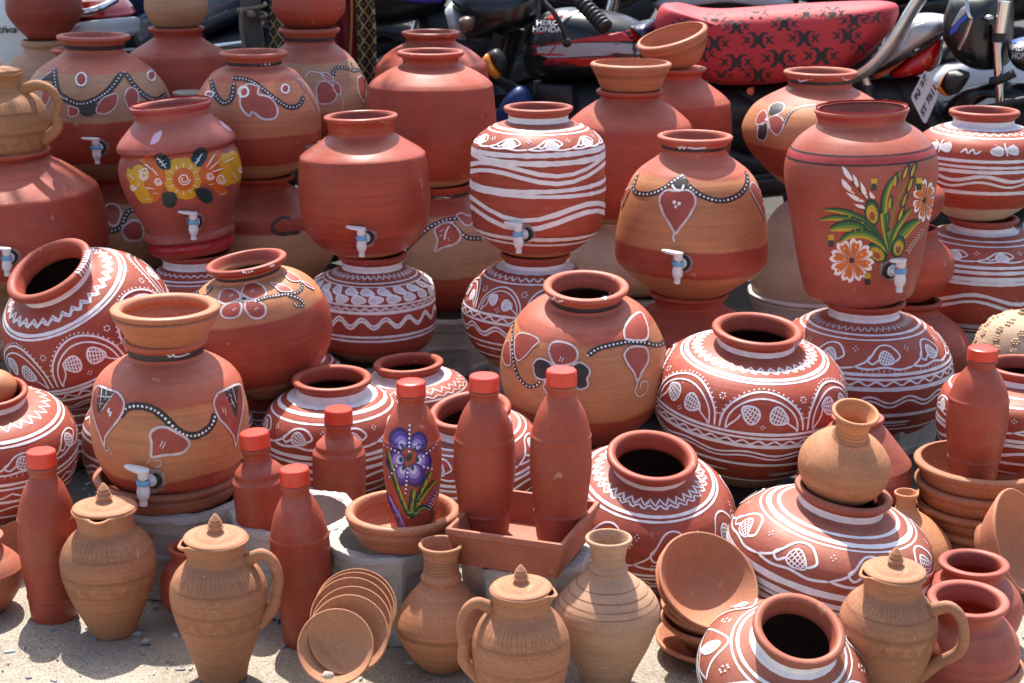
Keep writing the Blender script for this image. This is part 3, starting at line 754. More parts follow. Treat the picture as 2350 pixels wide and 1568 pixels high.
# ================================================================== SECOND ROW: taps
# ---- crimson trimmed flower pot
SLP = Pot('water_pot', 'tap pot with crimson rim and raised yellow flower garland at left', WP, 409, 245, 3.7, (240, 94, 10),
    [(258, 88), (268, 88), (285, 102), (305, 122), (318, 132), (325, 135, 'c'), (330, 135.5), (337, 132, 'c'), (342, 127), (365, 137), (400, 138), (438, 129), (470, 116), (498, 104), (514, 98), (522, 96, 'c'), (528, 103), (538, 104), (546, 99), (552, 100), (562, 99), (574, 90), (578, 70)],
    zones((538, RED), (None, (.36, .082, .062)), rough=.36, streak=.06, dust=.05, chips=.2), roll=-5, pv=420, n=72)
CR = simple('crimson_gloss', (.36, .018, .028), .3, noise=.1); YEL = simple('yellow_enamel', (.60, .33, .018), .35); ORG = simple('orange_enamel', (.55, .115, .012), .35)
BTL = simple('bottle_green', (.006, .030, .028), .35); WHG = simple('white_enamel', (.85, .82, .8), .35, noise=.04); PKP = simple('pink_white_patch', (.62, .40, .52), .35)
SLP.band(232, 252, CR); SLP.band(541, 562, CR); SLP.ring(334.5, 1.6, DARK, drift=0); SLP.ring(540, 2, DARK, drift=0)
p = SLP.p
p.fill(q(0, 0, [(1270, 1225), (1310, 1140), (1375, 1110), (1350, 1190), (1300, 1225)]), PKP); p.fill(q(0, 0, [(1855, 1025), (1880, 1020), (1960, 1090), (1955, 1115), (1890, 1075)]), PKP)  # two pink-white patches on the shoulder
Y_ = [[(1390, 70), (1440, -30), (1530, -60), (1620, -40), (1700, 20), (1710, 110), (1690, 200), (1640, 280), (1560, 290), (1470, 260), (1400, 180)],
      [(1080, 40), (1090, 25), (1150, 90), (1180, 30), (1260, 40), (1270, 150), (1240, 220), (1290, 260), (1270, 310), (1200, 320), (1140, 230), (1100, 150)],
      [(1830, 60), (1870, -60), (1960, -90), (2040, -50), (2075, 30), (2060, 140), (1980, 150), (1920, 180), (1850, 160)]]
O_ = [[(1180, -60), (1260, -50), (1370, 40), (1400, 120), (1370, 250), (1310, 320), (1290, 230), (1220, 170), (1270, 60)],
      [(1680, 70), (1760, -40), (1820, -110), (1850, -60), (1900, 10), (1840, 130), (1850, 200), (1900, 260), (1780, 180), (1710, 140)],
      [(1470, 120), (1500, 60), (1560, 40), (1620, 60), (1640, 120), (1610, 180), (1550, 200), (1490, 180)], [(1850, 200), (1900, 190), (1930, 240), (1880, 260)]]
G_ = [[(1305, -70), (1350, -100), (1420, -70), (1450, 0), (1430, 40), (1350, 20)], [(1620, -30), (1640, -110), (1710, -150), (1755, -110), (1740, -40), (1680, 20)],
      [(1375, 250), (1420, 225), (1490, 240), (1500, 310), (1460, 360), (1390, 340)], [(1640, 205), (1720, 190), (1790, 230), (1800, 300), (1750, 325), (1690, 290)]]
cir = lambda x, y, r_: [(x+r_*math.cos(k*.785), y+r_*math.sin(k*.785)*1.05) for k in range(8)]
Y_ += [cir(1555+108*math.cos(R(a)), 115+120*math.sin(R(a)), 58) for a in range(0, 360, 40)]+[cir(*c_) for c_ in ((1110, 80, 40), (1180, 60, 58), (1230, 120, 55), (1150, 180, 50), (1215, 250, 56), (1265, 285, 40), (1900, -40, 56), (1970, -60, 56), (2030, 0, 52), (2040, 90, 46), (1970, 100, 56), (1880, 110, 56), (1920, 30, 66))]
O_ += [cir(*c_) for c_ in ((1250, -30, 46), (1310, 20, 52), (1350, 90, 56), (1330, 170, 56), (1270, 150, 46), (1310, 240, 42), (1800, -60, 46), (1840, -90, 36), (1780, 20, 56), (1740, 80, 56), (1800, 110, 56), (1850, 190, 42), (1885, 230, 34), (1555, 120, 92))]
for s_, m_ in ((Y_, YEL), (O_, ORG), (G_, BTL)):
    for o_ in s_: p.fill(q(1, 0, o_), m_)
sp = lambda cx, cy, r0, k=16: [(cx+(r0*(1-.75*i/k))*math.cos(i*.7), cy+(r0*(1-.75*i/k))*math.sin(i*.7)) for i in range(k)]
for cx, cy, r0 in ((1560, 120, 52), (1342, 140, 34), (1778, 95, 34), (1220, 90, 40), (1870, 120, 44), (2035, 40, 26), (1135, 190, 24)): p.line(q(1, 0, sp(cx, cy, r0)), 2.6, WHG)
for a in range(0, 360, 30): p.line(q(1, 0, [(1555+95*math.cos(R(a)), 120+95*math.sin(R(a))), (1555+135*math.cos(R(a)), 120+135*math.sin(R(a)))]), 3.2, WHG)
for pts in ([(1190, -40), (1290, 40)], [(1290, 30), (1340, 90)], [(1750, 20), (1820, -90)], [(1770, 40), (1850, -30)], [(1790, 60), (1890, 30)], [(1900, -20), (1980, -60)], [(1960, 60), (2010, 130)], [(2000, 40), (2060, 100)],
            [(1090, 70), (1150, 130)], [(1160, 200), (1190, 150)], [(1210, 290), (1270, 290)], [(1300, 240), (1340, 235)], [(1230, 190), (1310, 200)], [(1850, 250), (1910, 240)], [(1765, 165), (1810, 160)], [(1180, 60), (1240, 30), (1260, 80)]): p.line(q(1, 0, pts), 2.6, WHG)
for (x0, y0), (x1, y1) in (((1410, 30), (1330, -70)), ((1650, 10), (1720, -110)), ((1435, 330), (1440, 245)), ((1760, 300), (1690, 215))):
    p.line(q(1, 0, [(x0, y0), (x1, y1)]), 2.6, WHG)
    for t in (.25, .5, .75):
        xx, yy = x0+(x1-x0)*t, y0+(y1-y0)*t
        p.line(q(1, 0, [(xx, yy), (xx-26, yy+4)]), 2.6, WHG); p.line(q(1, 0, [(xx, yy), (xx+24, yy-16)]), 2.6, WHG)
tap(SLP, 448, 508, -20); SLP.done()
def scroll_row(P, v, n, a=16, b=12, slant=.7, w=3.2, ph=0, amp=14, hair=False):
    """a running vine with a netted leaf in each bend"""
    k = 360/n
    for i in range(n):
        d = i*k+ph; lk = P.flat(d, v, slant); P0 = P.flat(d, v, slant)
        r_ = max(P.rad(P.zf(v)), .01); half = R(k)*r_/P.s/2
        P.pen(lk, [(-half*1.0, amp*.9), (-half*.55, amp*.2), (-half*.15, -amp), (half*.35, -amp*1.05), (half*.62, -amp*.2), (half*.4, amp*.35)], w)
        P.pen(lk, [(-half*.95, amp*.9), (-half*.5, amp*1.05), (0, amp*.85), (half*.5, amp*1.1), (half*1.0, amp*.9)], w*1.1)
        P.p.hatch(half*.12, amp*.05, a, b, 25, 3.0, lk, 3)
        P.pen(lk, [(half*.12-a, amp*.1), (-half*.4, amp*.55), (-half*.55, amp*.1), (-half*.35, -amp*.4)], w)
        P.spots(d+k*.5, v-amp*.8*slant, 4.5, 1.7, 4, slant)
        if hair:
            for t in range(9):
                x = -half*.7+half*1.4*t/8; P.pen(lk, [(x, amp*1.0), (x-3, amp*1.0+9)], 2.4)
def arch_row(P, v0, v1, n, ph=0, slant=.75, lw=4.2, feather=True, la=20, lb=14):
    """scallops with netted leaves inside, standing on the belt"""
    k = 360/n; hgt = (v1-v0)
    for i in range(n):
        d = i*k+ph; lk = P.flat(d, v1, 1.0); r_ = max(P.rad(P.zf((v0*.4+v1*.6))), .01); half = R(k)*r_/P.s/2*.97
        arc = lambda f, dy=0: [(-half*f*math.cos(t*math.pi/12), dy-hgt*f*math.sin(t*math.pi/12)**.8) for t in range(13)]
        P.pen(lk, arc(1.0), lw); P.pen(lk, arc(.86), lw*.8)
        if feather:
            for x, y in arc(1.06)[1:-1] + [((a[0]+b[0])/2, (a[1]+b[1])/2) for a, b in zip(arc(1.06)[:-1], arc(1.06)[1:])][1:-1]:
                P.p.blob(lk(x, y), 2.4*P.s, WHITE, .75)
        for sg, x0, y in ((-1, -.33, -.50), (1, .36, -.42)):
            jx, jy = random.uniform(-3, 3), random.uniform(-3, 3); ro = (196 if sg < 0 else 14)+random.uniform(-14, 14)
            P.p.hatch(half*x0+jx, hgt*y+jy, la*.86, lb*.95, ro, 3.4, lk, 3)
            P.pen(lk, [(half*x0+jx+sg*la*.85, hgt*y+jy+2), (sg*half*.60, hgt*y*.62), (sg*half*.78, -hgt*.10), (sg*half*.84, 0)], lw*.8)
        P.spots(d+k*.5, v0+hgt*.2, 6, 2.0, 6, .8); lk2 = P.flat(d, v1-hgt*.15, .8)
        P.spots(d, v1-hgt*.14, 4.5, 1.7, 4, .8)
sl2 = Pot('painted_pot', 'white patterned pot under the yellow garland tap pot, behind the wide flower pot', 'pot', 450, 620, 3.7, (580, 86, 8), [(590, 76), (606, 74), (622, 96), (650, 130), (700, 150), (750, 140), (790, 110), (800, 90)], plain(RED))
sl2.band(590, 608); sl2.ring(616, 3, wav=2, nw=34, zig=True); sl2.ring(624, 4); sl2.ring(630, 3); arch_row(sl2, 640, 690, 7, 20, lw=3.5, la=18, lb=13); sl2.done()
# ---- plain red tap pot on white patterned pot
M8 = Pot('water_pot', 'plain glossy red tap pot with sunlit shoulder, left of centre', WP, 833, 300, 3.55, (268, 85, 11),
    [(290, 76), (304, 75), (314, 84), (345, 132), (354, 143, 'c'), (400, 148), (460, 149), (515, 140), (552, 114), (572, 86), (580, 62)], zones((566, TAN), (None, RED), rough=.36), roll=-1.5, pv=420, n=72)
tap(M8, 841, 545, -24); M8.done()
m8 = Pot('painted_pot', 'white patterned pot with zigzag double line, stand of the plain red tap pot', 'pot', 856, 690, 3.55, (584, 80, 10),
    [(600, 69), (612, 68), (622, 92), (640, 128), (652, 139), (680, 143), (730, 144), (770, 136), (790, 118), (806, 90), (812, 70)], zones((783, TAN2), (None, RED)), n=72)
m8.band(597, 613); m8.ring(620, 4, wav=3, nw=40, zig=True); m8.ring(627, 4); m8.ring(632, 3)
for i in range(22): m8.leaf(i*16.4, 641, 15, 9, 20+(i % 3)*14, 3, .55); m8.leaf(i*16.4+8, 655, 16, 10, -8+(i % 4)*12, 3, .75)
m8.ring(668, 4); m8.ring(675, 6, wav=2.5, nw=40, mat=WHITE2); m8.ring(683, 6); m8.ring(702, 4.5, wav=9, nw=17); m8.ring(709, 4.5, wav=9, nw=17); m8.ring(737, 5); m8.ring(745, 5); m8.done()
# ---- white striped tap pot on white patterned pot
M9 = Pot('water_pot', 'tall white striped tap pot with wavy lines at centre', WP, 1235, 300, 3.52, (248, 80, 11),
    [(266, 68), (276, 69), (283, 90), (293, 112), (306, 131), (321, 145), (336, 151), (380, 153), (450, 154), (510, 148), (540, 124), (562, 98), (574, 78), (578, 60)], zones((562, TAN), (None, RED)), n=72)
M9.band(260, 277); M9.ring(287, 8); M9.ring(294, 4)
scroll_row(M9, 313, 9, 16, 13, .55, 3.6, 10, 17)
for v, w_ in ((336, 10), (347, 11), (409, 9), (425, 8), (521, 9.5), (533, 8)): M9.ring(v, w_, drift=4)
for v in (367, 383): M9.ring(v, 9, wav=12, nw=3, ph=.6)
for v in (425, 438): M9.ring(v, 3, wav=2, nw=5) if False else None
for v in (462, 481): M9.ring(v, 10, wav=15, nw=3, ph=2.3)
tap(M9, 1206, 537, -22); M9.done()
m9 = Pot('painted_pot', 'white patterned pot with arches and waves, stand of the white striped tap pot', 'pot', 1228, 700, 3.52, (583, 80, 10),
    [(598, 70), (608, 71), (614, 96), (626, 118), (650, 142), (680, 158), (710, 166), (750, 160), (790, 138), (825, 102), (838, 80)], zones((800, TAN2), (None, RED)), n=72)
m9.band(598, 612); m9.ring(618, 4, wav=3, nw=36, zig=True); m9.ring(626, 4); arch_row(m9, 634, 686, 8, 12, lw=3.6, la=15, lb=10, feather=False)
m9.ring(690, 5); m9.ring(698, 3.5, wav=4, nw=30); m9.ring(706, 5); m9.ring(722, 4.5, wav=8, nw=14); m9.ring(730, 4, wav=8, nw=14); m9.ring(752, 5); m9.ring(766, 4, a0=-60, a1=-20); m9.ring(785, 5); m9.done()
# ---- orange belly tap pot
M12 = Pot('water_pot', 'orange bellied tap pot with dark scallops and hanging red petals', WP, 1594, 330, 3.6, (314, 87, 11),
    [(334, 75), (346, 74), (358, 82), (380, 112), (394, 128), (420, 146), (470, 162), (530, 172), (575, 174), (600, 168), (625, 142), (650, 108), (668, 80)],
    zones((606, TAN), (543, RED), (394, TAN), (None, PINK)), n=72)
M12.band(327, 338, DARK); p = M12.p
p.line(q(0, 2, [(1510, 1240), (1525, 1260), (1545, 1240), (1560, 1262), (1575, 1240)]), 4); p.line(q(0, 2, [(1590, 1250), (1660, 1260), (1750, 1252)]), 4)
for i in range(120):
    lk = M12.flat(i*3, 394); p.ribbon([lk(0, -2), lk(1.5, 2)], 1.4*M12.s, INC)
p.garland(q(1, 2, [(1170, 80), (1135, 180), (1150, 230), (1220, 250), (1300, 240), (1390, 200), (1470, 140), (1545, 90)]), 12, 2.6, 8)
p.garland(q(1, 2, [(1545, 90), (1590, 170), (1680, 245), (1780, 290), (1880, 305), (1980, 280), (2060, 220), (2095, 130), (2085, 60)]), 13, 2.6, 8)
p.outlined(q(1, 2, [(1355, 320), (1365, 260), (1420, 215), (1500, 225), (1580, 215), (1640, 250), (1655, 330), (1600, 440), (1530, 530), (1490, 580), (1440, 500), (1390, 420)]), REDP, 5)
p.line(q(1, 2, [(1490, 560), (1472, 600), (1478, 655)]), 5, WHITE2)
p.fill(q(1, 2, [(1545, 95), (1600, 180), (1560, 215), (1500, 215), (1460, 180)]), DARK); p.line(q(1, 2, [(1460, 170), (1490, 210), (1540, 215), (1560, 170)]), 5)
p.dots(q(1, 2, [(1480, 318), (1520, 330), (1492, 356)]), 4.2)
p.outlined(q(1, 2, [(2110, 200), (2130, 150), (2180, 190), (2230, 280), (2260, 380), (2255, 480), (2200, 370)]), REDP, 4); p.line(q(1, 2, [(2250, 480), (2262, 600)]), 3, WHITE2); p.dots(q(1, 2, [(2195, 245), (2210, 265)]), 3)
p.outlined(q(1, 2, [(1120, 180), (1080, 260), (1035, 350), (1060, 230)]), REDP, 3)
tap(M12, 1566, 603, -6, 1.1); M12.done({'incised_clay': 'incised_pattern'})
m12 = Pot('water_pot', 'plain red pot under the orange bellied tap pot', 'pot', 1580, 720, 3.6, (672, 90, 10), [(690, 78), (700, 80), (740, 140), (762, 162, 'c'), (820, 168), (880, 150), (915, 110)], plain(RED)); m12.done()
# ---- tall flowered pot on scroll pot
M13 = Pot('water_pot', 'tall tapering red tap pot with orange and white flowers and green leaves', WP, 1972, 672, 3.42, (251, 107, 10),
    [(262, 102), (274, 98), (283, 101), (294, 118), (311, 140), (333, 158), (352, 167), (376, 172), (410, 171), (460, 162), (520, 152), (590, 140), (650, 127), (668, 120), (676, 106), (684, 92)],
    plain((.39, .092, .060), rough=.42, streak=.07, dust=.08), n=72, mouth=.9, roll=-2.6)
M13.band(242, 266, CR); M13.ring(333, 3.5, DARK, drift=1); M13.ring(352, 3.5, DARK, drift=1); M13.band(336, 349, simple('pale_crimson', (.40, .045, .045), .45)); p = M13.p
OG = simple('orange_paint', (.62, .155, .02), .45); GR = simple('green_paint', (.03, .16, .045), .45); DG = simple('deep_green_paint', (.008, .045, .032), .45); YG = simple('ochre_yellow_paint', (.56, .37, .03), .45); GM = simple('mid_green_paint', (.13, .30, .04), .45)
def flower(cx, cy, rx, ry, n_, ph, r_, c_, L=1.0):
    for i in range(n_):
        a = 2*math.pi*i/n_+ph
        def pt(d, s_): 
            ca, sa = math.cos(a), math.sin(a); return (cx+(d*ca-s_*sa)*rx, cy+(d*sa+s_*ca)*ry)
        p.fill(q(r_, c_, [pt(.08, 0), pt(.45, -.17), pt(.82, -.30), pt(1.02, -.15), pt(.90, 0), pt(1.0, .16), pt(.80, .29), pt(.45, .16)]), WHG)
        p.fill(q(r_, c_, [pt(.10, 0), pt(.40, -.13), pt(.70, -.19), pt(.86, -.09), pt(.76, 0), pt(.84, .10), pt(.68, .19), pt(.40, .13)]), OG)
        p.line(q(r_, c_, [pt(.12, .0), pt(.6, .0)]), 1.6, ORG)
    p.dots(q(r_, c_, [(cx+rx*.05*math.cos(k), cy+ry*.06*math.sin(k)) for k in range(6)]), 4, DARK)
flower(872, 808, 185, 185, 8, .25, 1, 3); flower(1485, 300, 100, 180, 7, .1, 1, 3)
def blade(pts, w0, cols=(DG, GM, YG)):
    pp = catmull(pts, 7); n_ = len(pp)
    for j, m_ in enumerate((DG, GR, GM, YG)):
        row, ws = [], []
        for i, (x, y) in enumerate(pp):
            a, b = pp[max(i-1, 0)], pp[min(i+1, n_-1)]; l_ = math.hypot(b[0]-a[0], b[1]-a[1]) or 1; t = i/(n_-1); wd = w0*2.2*max(.06, math.sin(math.pi*min(1, t*.92+.04))**.7)
            o_ = (j-1.5)*.26*wd; sg = 1 if b[0] > a[0] else -1; row.append((x-(b[1]-a[1])/l_*o_*sg, y+(b[0]-a[0])/l_*o_*sg)); ws.append(wd*.29*.2707*M13.s)
        p.ribbon([p.pix(*z) for z in q(1, 3, row)], ws, m_, jitter=.03)
blade([(640, 380), (760, 385), (900, 430), (1020, 510), (1110, 620), (1180, 740)], 26)
blade([(600, 465), (720, 445), (860, 460), (1000, 530), (1100, 640), (1170, 740)], 28)
blade([(690, 545), (790, 515), (900, 515), (1010, 560)], 44); blade([(770, 650), (860, 590), (980, 580), (1080, 630), (1150, 700)], 36)
blade([(1280, 60), (1200, 150), (1150, 270), (1140, 420), (1150, 560), (1180, 720)], 24)
for (x, y) in ((1330, 60), (1395, 40), (1370, 160), (1320, 290), (1290, 410), (1240, 130), (1200, 320), (1170, 460), (1180, 600)):
    lf = [(0, 70), (-22, 30), (-14, -20), (10, -70), (24, -20), (18, 30)] if x < 1260 else [(-40, 75), (-30, 20), (0, -40), (30, -75), (24, -10), (-6, 50)]
    p.fill(q(1, 3, [(x+a, y+b) for a, b in lf]), DG); p.fill(q(1, 3, [(x+a*.55-8, y+b*.7+8) for a, b in lf]), YG); p.line(q(1, 3, [(x+lf[0][0]*.8, y+lf[0][1]*.8), (x+lf[3][0]*.7, y+lf[3][1]*.7)]), 2.2, GM)
p.line(q(1, 3, [(1350, 130), (1270, 270), (1210, 470), (1190, 740)]), 3, GM)
blade([(1450, 465), (1370, 510), (1300, 580), (1240, 660), (1210, 740)], 44); blade([(1380, 360), (1300, 460), (1230, 580), (1200, 700)], 20)
for cx, cy, a0, h0, w0 in ((1045, 400, -8, 115, 68), (1085, 740, -50, 100, 70), (1265, 690, 15, 95, 58)):
    c_, s_ = math.cos(R(a0)), math.sin(R(a0))
    for f, m_ in ((1.0, DG), (.82, GR), (.68, YG), (.34, REDP)):
        p.fill(q(1, 3, [(cx+(w0*f*math.cos(t)*c_-h0*f*math.sin(t)*s_), cy+h0*(1-f)*.45+(w0*f*math.cos(t)*s_+h0*f*math.sin(t)*c_)) for t in [k*.628 for k in range(10)]]), m_)
for pts in ([(790, 10), (830, 40), (880, 120), (860, 130), (810, 80)], [(785, 115), (830, 150), (900, 240), (870, 235), (800, 180)], [(880, 75), (915, 120), (930, 180), (900, 170)], [(945, 140), (985, 200), (1005, 290), (960, 240)], [(820, 230), (900, 260), (980, 310), (900, 300)], [(890, 330), (960, 340), (985, 370), (930, 360)], [(1020, 220), (1060, 260), (1068, 285), (1030, 275)]):
    p.fill(q(1, 3, pts), WHG); cx = sum(a for a, _ in pts)/len(pts); cy = sum(b for _, b in pts)/len(pts); p.line(q(1, 3, [(cx, cy), (pts[2][0], pts[2][1])]), 5, OG)
p.line(q(1, 3, [(830, 110), (920, 200), (1000, 300)]), 4, OG); p.line(q(1, 3, [(860, 140), (940, 220), (1000, 305)]), 3, DARK)
p.line(q(1, 3, [(1470, 545), (1400, 640), (1330, 750)]), 6, simple('russet_paint', (.28, .07, .02), .5))
for t in range(9):
    x, y = 1470-15*t, 545+22*t; p.line(q(1, 3, [(x, y), (x-28, y+4)]), 2.6, WHG); p.line(q(1, 3, [(x, y), (x+4, y+30)]), 2.6, WHG)
for x, y in ((1060, 165), (1437, 160), (700, 640), (1005, 965)):
    p.fill(q(1, 3, [(x-25, y-50), (x+25, y-50), (x+25, y+5), (x-25, y+5)]), YG, False); p.fill(q(1, 3, [(x-23, y-8), (x+21, y-8), (x+20, y+50), (x-24, y+50)]), DG, False)
tap(M13, 2042, 620, 14, 1.12); M13.done()
m13 = Pot('painted_pot', 'white scroll painted pot under the tall flowered tap pot', 'pot', 1974, 850, 3.42, (690, 94, 10),
    [(706, 82), (722, 82), (734, 126), (760, 168), (800, 198), (840, 209), (880, 207), (920, 190), (960, 150), (988, 100)], zones((948, TAN2), (None, RED)), n=72)
m13.band(702, 722); m13.ring(728, 3, wav=2.2, nw=44, zig=True); m13.ring(734, 6); m13.ring(741, 4)
scroll_row(m13, 772, 9, 17, 14, .8, 4.2, 3, 24, hair=True)
for v, w_ in ((803, 6), (812, 5), (832, 8), (888, 7), (925, 6)): m13.ring(v, w_)
m13.ring(821, 4, wav=4, nw=34); m13.ring(855, 4, wav=7, nw=15); m13.ring(863, 4, wav=7, nw=15); m13.ring(906, 6, a0=-5, a1=22); m13.ring(913, 4, a0=-8, a1=20); m13.done()
# ---- small red pots stacked between, striped pair at right edge
Pot('clay_pot', 'small plain red pot, topmost of the stack behind the tall flowered pot', 'pot', 2080, 460, 3.72, (392, 52, 8), [(402, 46), (412, 54), (435, 80), (455, 85), (485, 76), (510, 52), (518, 40)], plain(RED)).done()
Pot('clay_pot', 'small plain red pot, middle of the stack behind the tall flowered pot', 'pot', 2083, 590, 3.72, (524, 66, 9), [(536, 58), (546, 62), (572, 92), (600, 104), (630, 100), (665, 74), (684, 50)], zones((630, RED2), (None, RED))).done()
Pot('water_pot', 'plain red pot, lowest of the stack behind the tall flowered pot', WP, 2085, 760, 3.72, (690, 70, 10), [(704, 61), (714, 66), (745, 110), (775, 136), (810, 144), (850, 134), (890, 96), (905, 70)], plain(RED)).done()
x = Pot('water_pot', 'white striped pot with netted leaves, upper of the pair at right edge', WP, 2256, 300, 3.95, (257, 80, 12), [(274, 68), (286, 70), (293, 100), (309, 131), (330, 146), (358, 152), (395, 149), (432, 136), (465, 106), (490, 74), (496, 60)], zones((462, CREAM), (None, RED)), n=72)
x.band(271, 290); x.ring(295, 3, wav=2, nw=34, zig=True); x.ring(301, 4); x.ring(347, 6); x.ring(360, 5); x.ring(371, 7); x.ring(386, 7, wav=6, nw=7); x.ring(399, 5, wav=6, nw=7, ph=.3); x.ring(418, 8)
for i in range(6):
    for sg in (-1, 1): x.leaf(i*60+5+sg*7, 324, 15, 13, 60*sg, 3, .6, w=2.3)
    lk = x.flat(i*60+5, 322, .6); x.pen(lk, [(0, -22), (0, 0), (3, 22)], 3.5); x.pen(lk, [(-24, -18), (0, 0)], 3); x.pen(lk, [(24, -18), (0, 0)], 3)
    lk = x.flat(i*60-25, 326, .6); x.pen(lk, [(-22, 8), (-12, -6), (-6, 8), (4, -6), (10, 8), (22, -2)], 4)
x.done()
x = Pot('painted_pot', 'white striped pot with broad wavy line, lower of the pair at right edge', 'pot', 2246, 640, 3.95, (501, 80, 9), [(514, 69), (525, 70), (532, 100), (546, 131), (575, 156), (605, 162), (640, 162), (690, 158), (725, 134), (748, 96), (754, 80)], zones((736, TAN2), (None, RED)), n=72)
x.band(514, 528); x.ring(534, 6); x.ring(541, 4); scroll_row(x, 560, 9, 15, 11, .6, 3.2, 0, 14); x.ring(580, 6); x.ring(590, 7); x.ring(605, 9); x.ring(614, 7); x.ring(650, 7, wav=11, nw=5); x.ring(664, 6, wav=11, nw=5); x.ring(712, 12); x.ring(722, 6); x.done()
# ================================================================== MIDDLE
# ---- big tilted white pot at left
M5 = Pot('painted_pot', 'large white patterned pot tipped to the left with a wide dark mouth', 'pot', 206, 752, 3.3, (572, 103, 15),
    [(596, 84), (608, 86), (618, 116), (640, 150), (675, 178), (715, 193), (760, 197), (812, 182), (860, 148), (900, 100), (915, 80)], zones((886, TAN2), (None, RED)), roll=-20, tilt=25, pv=760, n=80, mouth=.80)
M5.band(595, 607); M5.ring(619, 4.5, wav=3.5, nw=30, zig=True); M5.ring(623, 4, wav=3.5, nw=30, zig=True, ph=.4); M5.ring(634, 7); M5.ring(641, 5)
arch_row(M5, 654, 742, 7, 8, lw=4.6, la=24, lb=17)
M5.ring(748, 5.5); M5.ring(758, 7); M5.ring(770, 4, wav=5, nw=34); M5.ring(783, 7); M5.ring(802, 5, wav=6, nw=14); M5.ring(811, 4, wav=6, nw=14); M5.ring(832, 6); M5.ring(846, 4, a0=-70, a1=30); M5.ring(856, 5, a0=-60, a1=90)
for k in range(9):
    a = 52+k*5.2; lk = M5.flat(a, 580, 1)
    h0 = Vector((M5.rr*1.0*math.sin(R(a)), -M5.rr*1.0*math.cos(R(a)), M5.zf(572))); nn = Vector((math.sin(R(a)), -math.cos(R(a)), .4)).normalized()
    M5.p.ribbon([(h0+Vector((0, 0, .009))-nn*.011, Vector((0, 0, 1))), (h0+Vector((0, 0, .0055)), nn), (h0-Vector((0, 0, .006)), nn)], .006, WHITE)
M5.done()
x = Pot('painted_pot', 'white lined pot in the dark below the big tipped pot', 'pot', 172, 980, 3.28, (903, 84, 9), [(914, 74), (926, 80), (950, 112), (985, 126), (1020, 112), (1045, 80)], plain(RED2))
for v in (928, 944, 958, 980, 996): x.ring(v, 4)
x.ring(970, 4, wav=4, nw=20); x.done()
# ---- wide flower painted pot
M7 = Pot('painted_pot', 'wide tan and red pot with a red four petal flower', 'pot', 594, 740, 3.14, (597, 93, 11),
    [(616, 76), (628, 76), (636, 98), (648, 119), (670, 141), (703, 157), (737, 164), (775, 163), (815, 149), (855, 118), (885, 86), (896, 70)], zones((852, TAN2), (700, RED), (614, TAN), (None, RED)), roll=-8, tilt=3, pv=745, n=72)
M7.band(610, 622, DARK); p = M7.p
p.dots(q(1, 0, [(2065, 910), (2085, 912), (2110, 908), (2135, 900)]), 3); p.dots(q(1, 1, [(170, 858), (185, 855), (200, 850)]), 3)
for o_ in ([(1850, 1150), (1880, 1070), (1950, 1050), (2020, 1080), (2035, 1130), (1960, 1165), (1900, 1180)], [(2045, 1090), (2080, 1020), (2150, 1000), (2230, 1030), (2255, 1100), (2180, 1140), (2110, 1130)],
           [(2030, 1160), (2050, 1200), (2030, 1270), (1970, 1300), (1890, 1285), (1880, 1220), (1950, 1170)], [(2080, 1160), (2160, 1150), (2240, 1190), (2250, 1260), (2200, 1300), (2130, 1290), (2080, 1220)]): p.outlined(q(1, 0, o_), REDP, 4.5)
p.fill(q(1, 0, [(2020, 1135), (2070, 1110), (2110, 1135), (2080, 1160), (2035, 1155)]), WHITE2); p.fill(q(1, 0, [(2040, 1135), (2068, 1122), (2095, 1135), (2070, 1150)]), DARK)
for a, b in ((1945, 1110), (2125, 1070), (1970, 1225), (2160, 1220)): p.line(q(1, 0, [(a, b), (a+14, b+10)]), 3.5); p.line(q(1, 0, [(a+16, b-10), (a+30, b)]), 3.5)
p.garland(q(1, 1, [(50, 1160), (130, 1125), (230, 1110), (310, 1095), (390, 1085), (440, 1040), (425, 980)]), 7.5, 1.9, 6); p.garland(q(1, 1, [(320, 1105), (400, 1130), (450, 1170), (430, 1200), (380, 1190), (375, 1170)]), 7.5, 1.9, 6)
p.garland(q(1, 0, [(1680, 1080), (1690, 1110), (1740, 1105), (1790, 1050), (1780, 1030), (1750, 1045)]), 7.5, 1.7, 6)
p.outlined(q(1, 1, [(165, 1000), (230, 1010), (320, 1040), (350, 1075), (260, 1075), (215, 1040)]), REDP, 3); p.outlined(q(1, 1, [(275, 920), (330, 915), (410, 960), (415, 990), (340, 985)]), REDP, 3); p.outlined(q(1, 1, [(430, 985), (490, 1010), (540, 1055), (480, 1030)]), REDP, 3)
M7.done()
x = Pot('painted_pot', 'white patterned pot whose shoulder shows behind the wide flower pot', 'pot', 650, 860, 3.39, (798, 72, 9), [(808, 64), (818, 72), (832, 120), (860, 140), (910, 140), (950, 110), (975, 84)], plain(RED))
x.band(808, 818); x.ring(824, 5); x.ring(829, 3); arch_row(x, 836, 868, 8, 0, lw=3.4, la=12, lb=8); x.ring(880, 5); x.ring(892, 4, wav=4, nw=20); x.done()
x = Pot('painted_pot', 'white lined pot in the shade right under the wide flower pot', 'pot', 628, 960, 3.2, (893, 72, 9), [(904, 64), (914, 76), (940, 100), (975, 108), (1020, 96), (1050, 70)], plain(RED))
for v in (920, 934, 952, 966): x.ring(v, 4)
x.ring(943, 3.5, wav=4, nw=24, zig=True); x.done()
x = Pot('painted_pot', 'white striped pot mostly hidden behind the front tap pot and its dish', 'pot', 388, 1000, 2.99, (838, 84, 10), [(852, 76), (866, 84), (895, 136), (945, 182), (1000, 194), (1060, 187), (1120, 150), (1158, 105)], plain(RED), n=72)
for v, w_ in ((900, 5), (915, 5), (960, 6), (972, 5), (1008, 6), (1062, 5), (1080, 7), (1100, 5)): x.ring(v, w_)
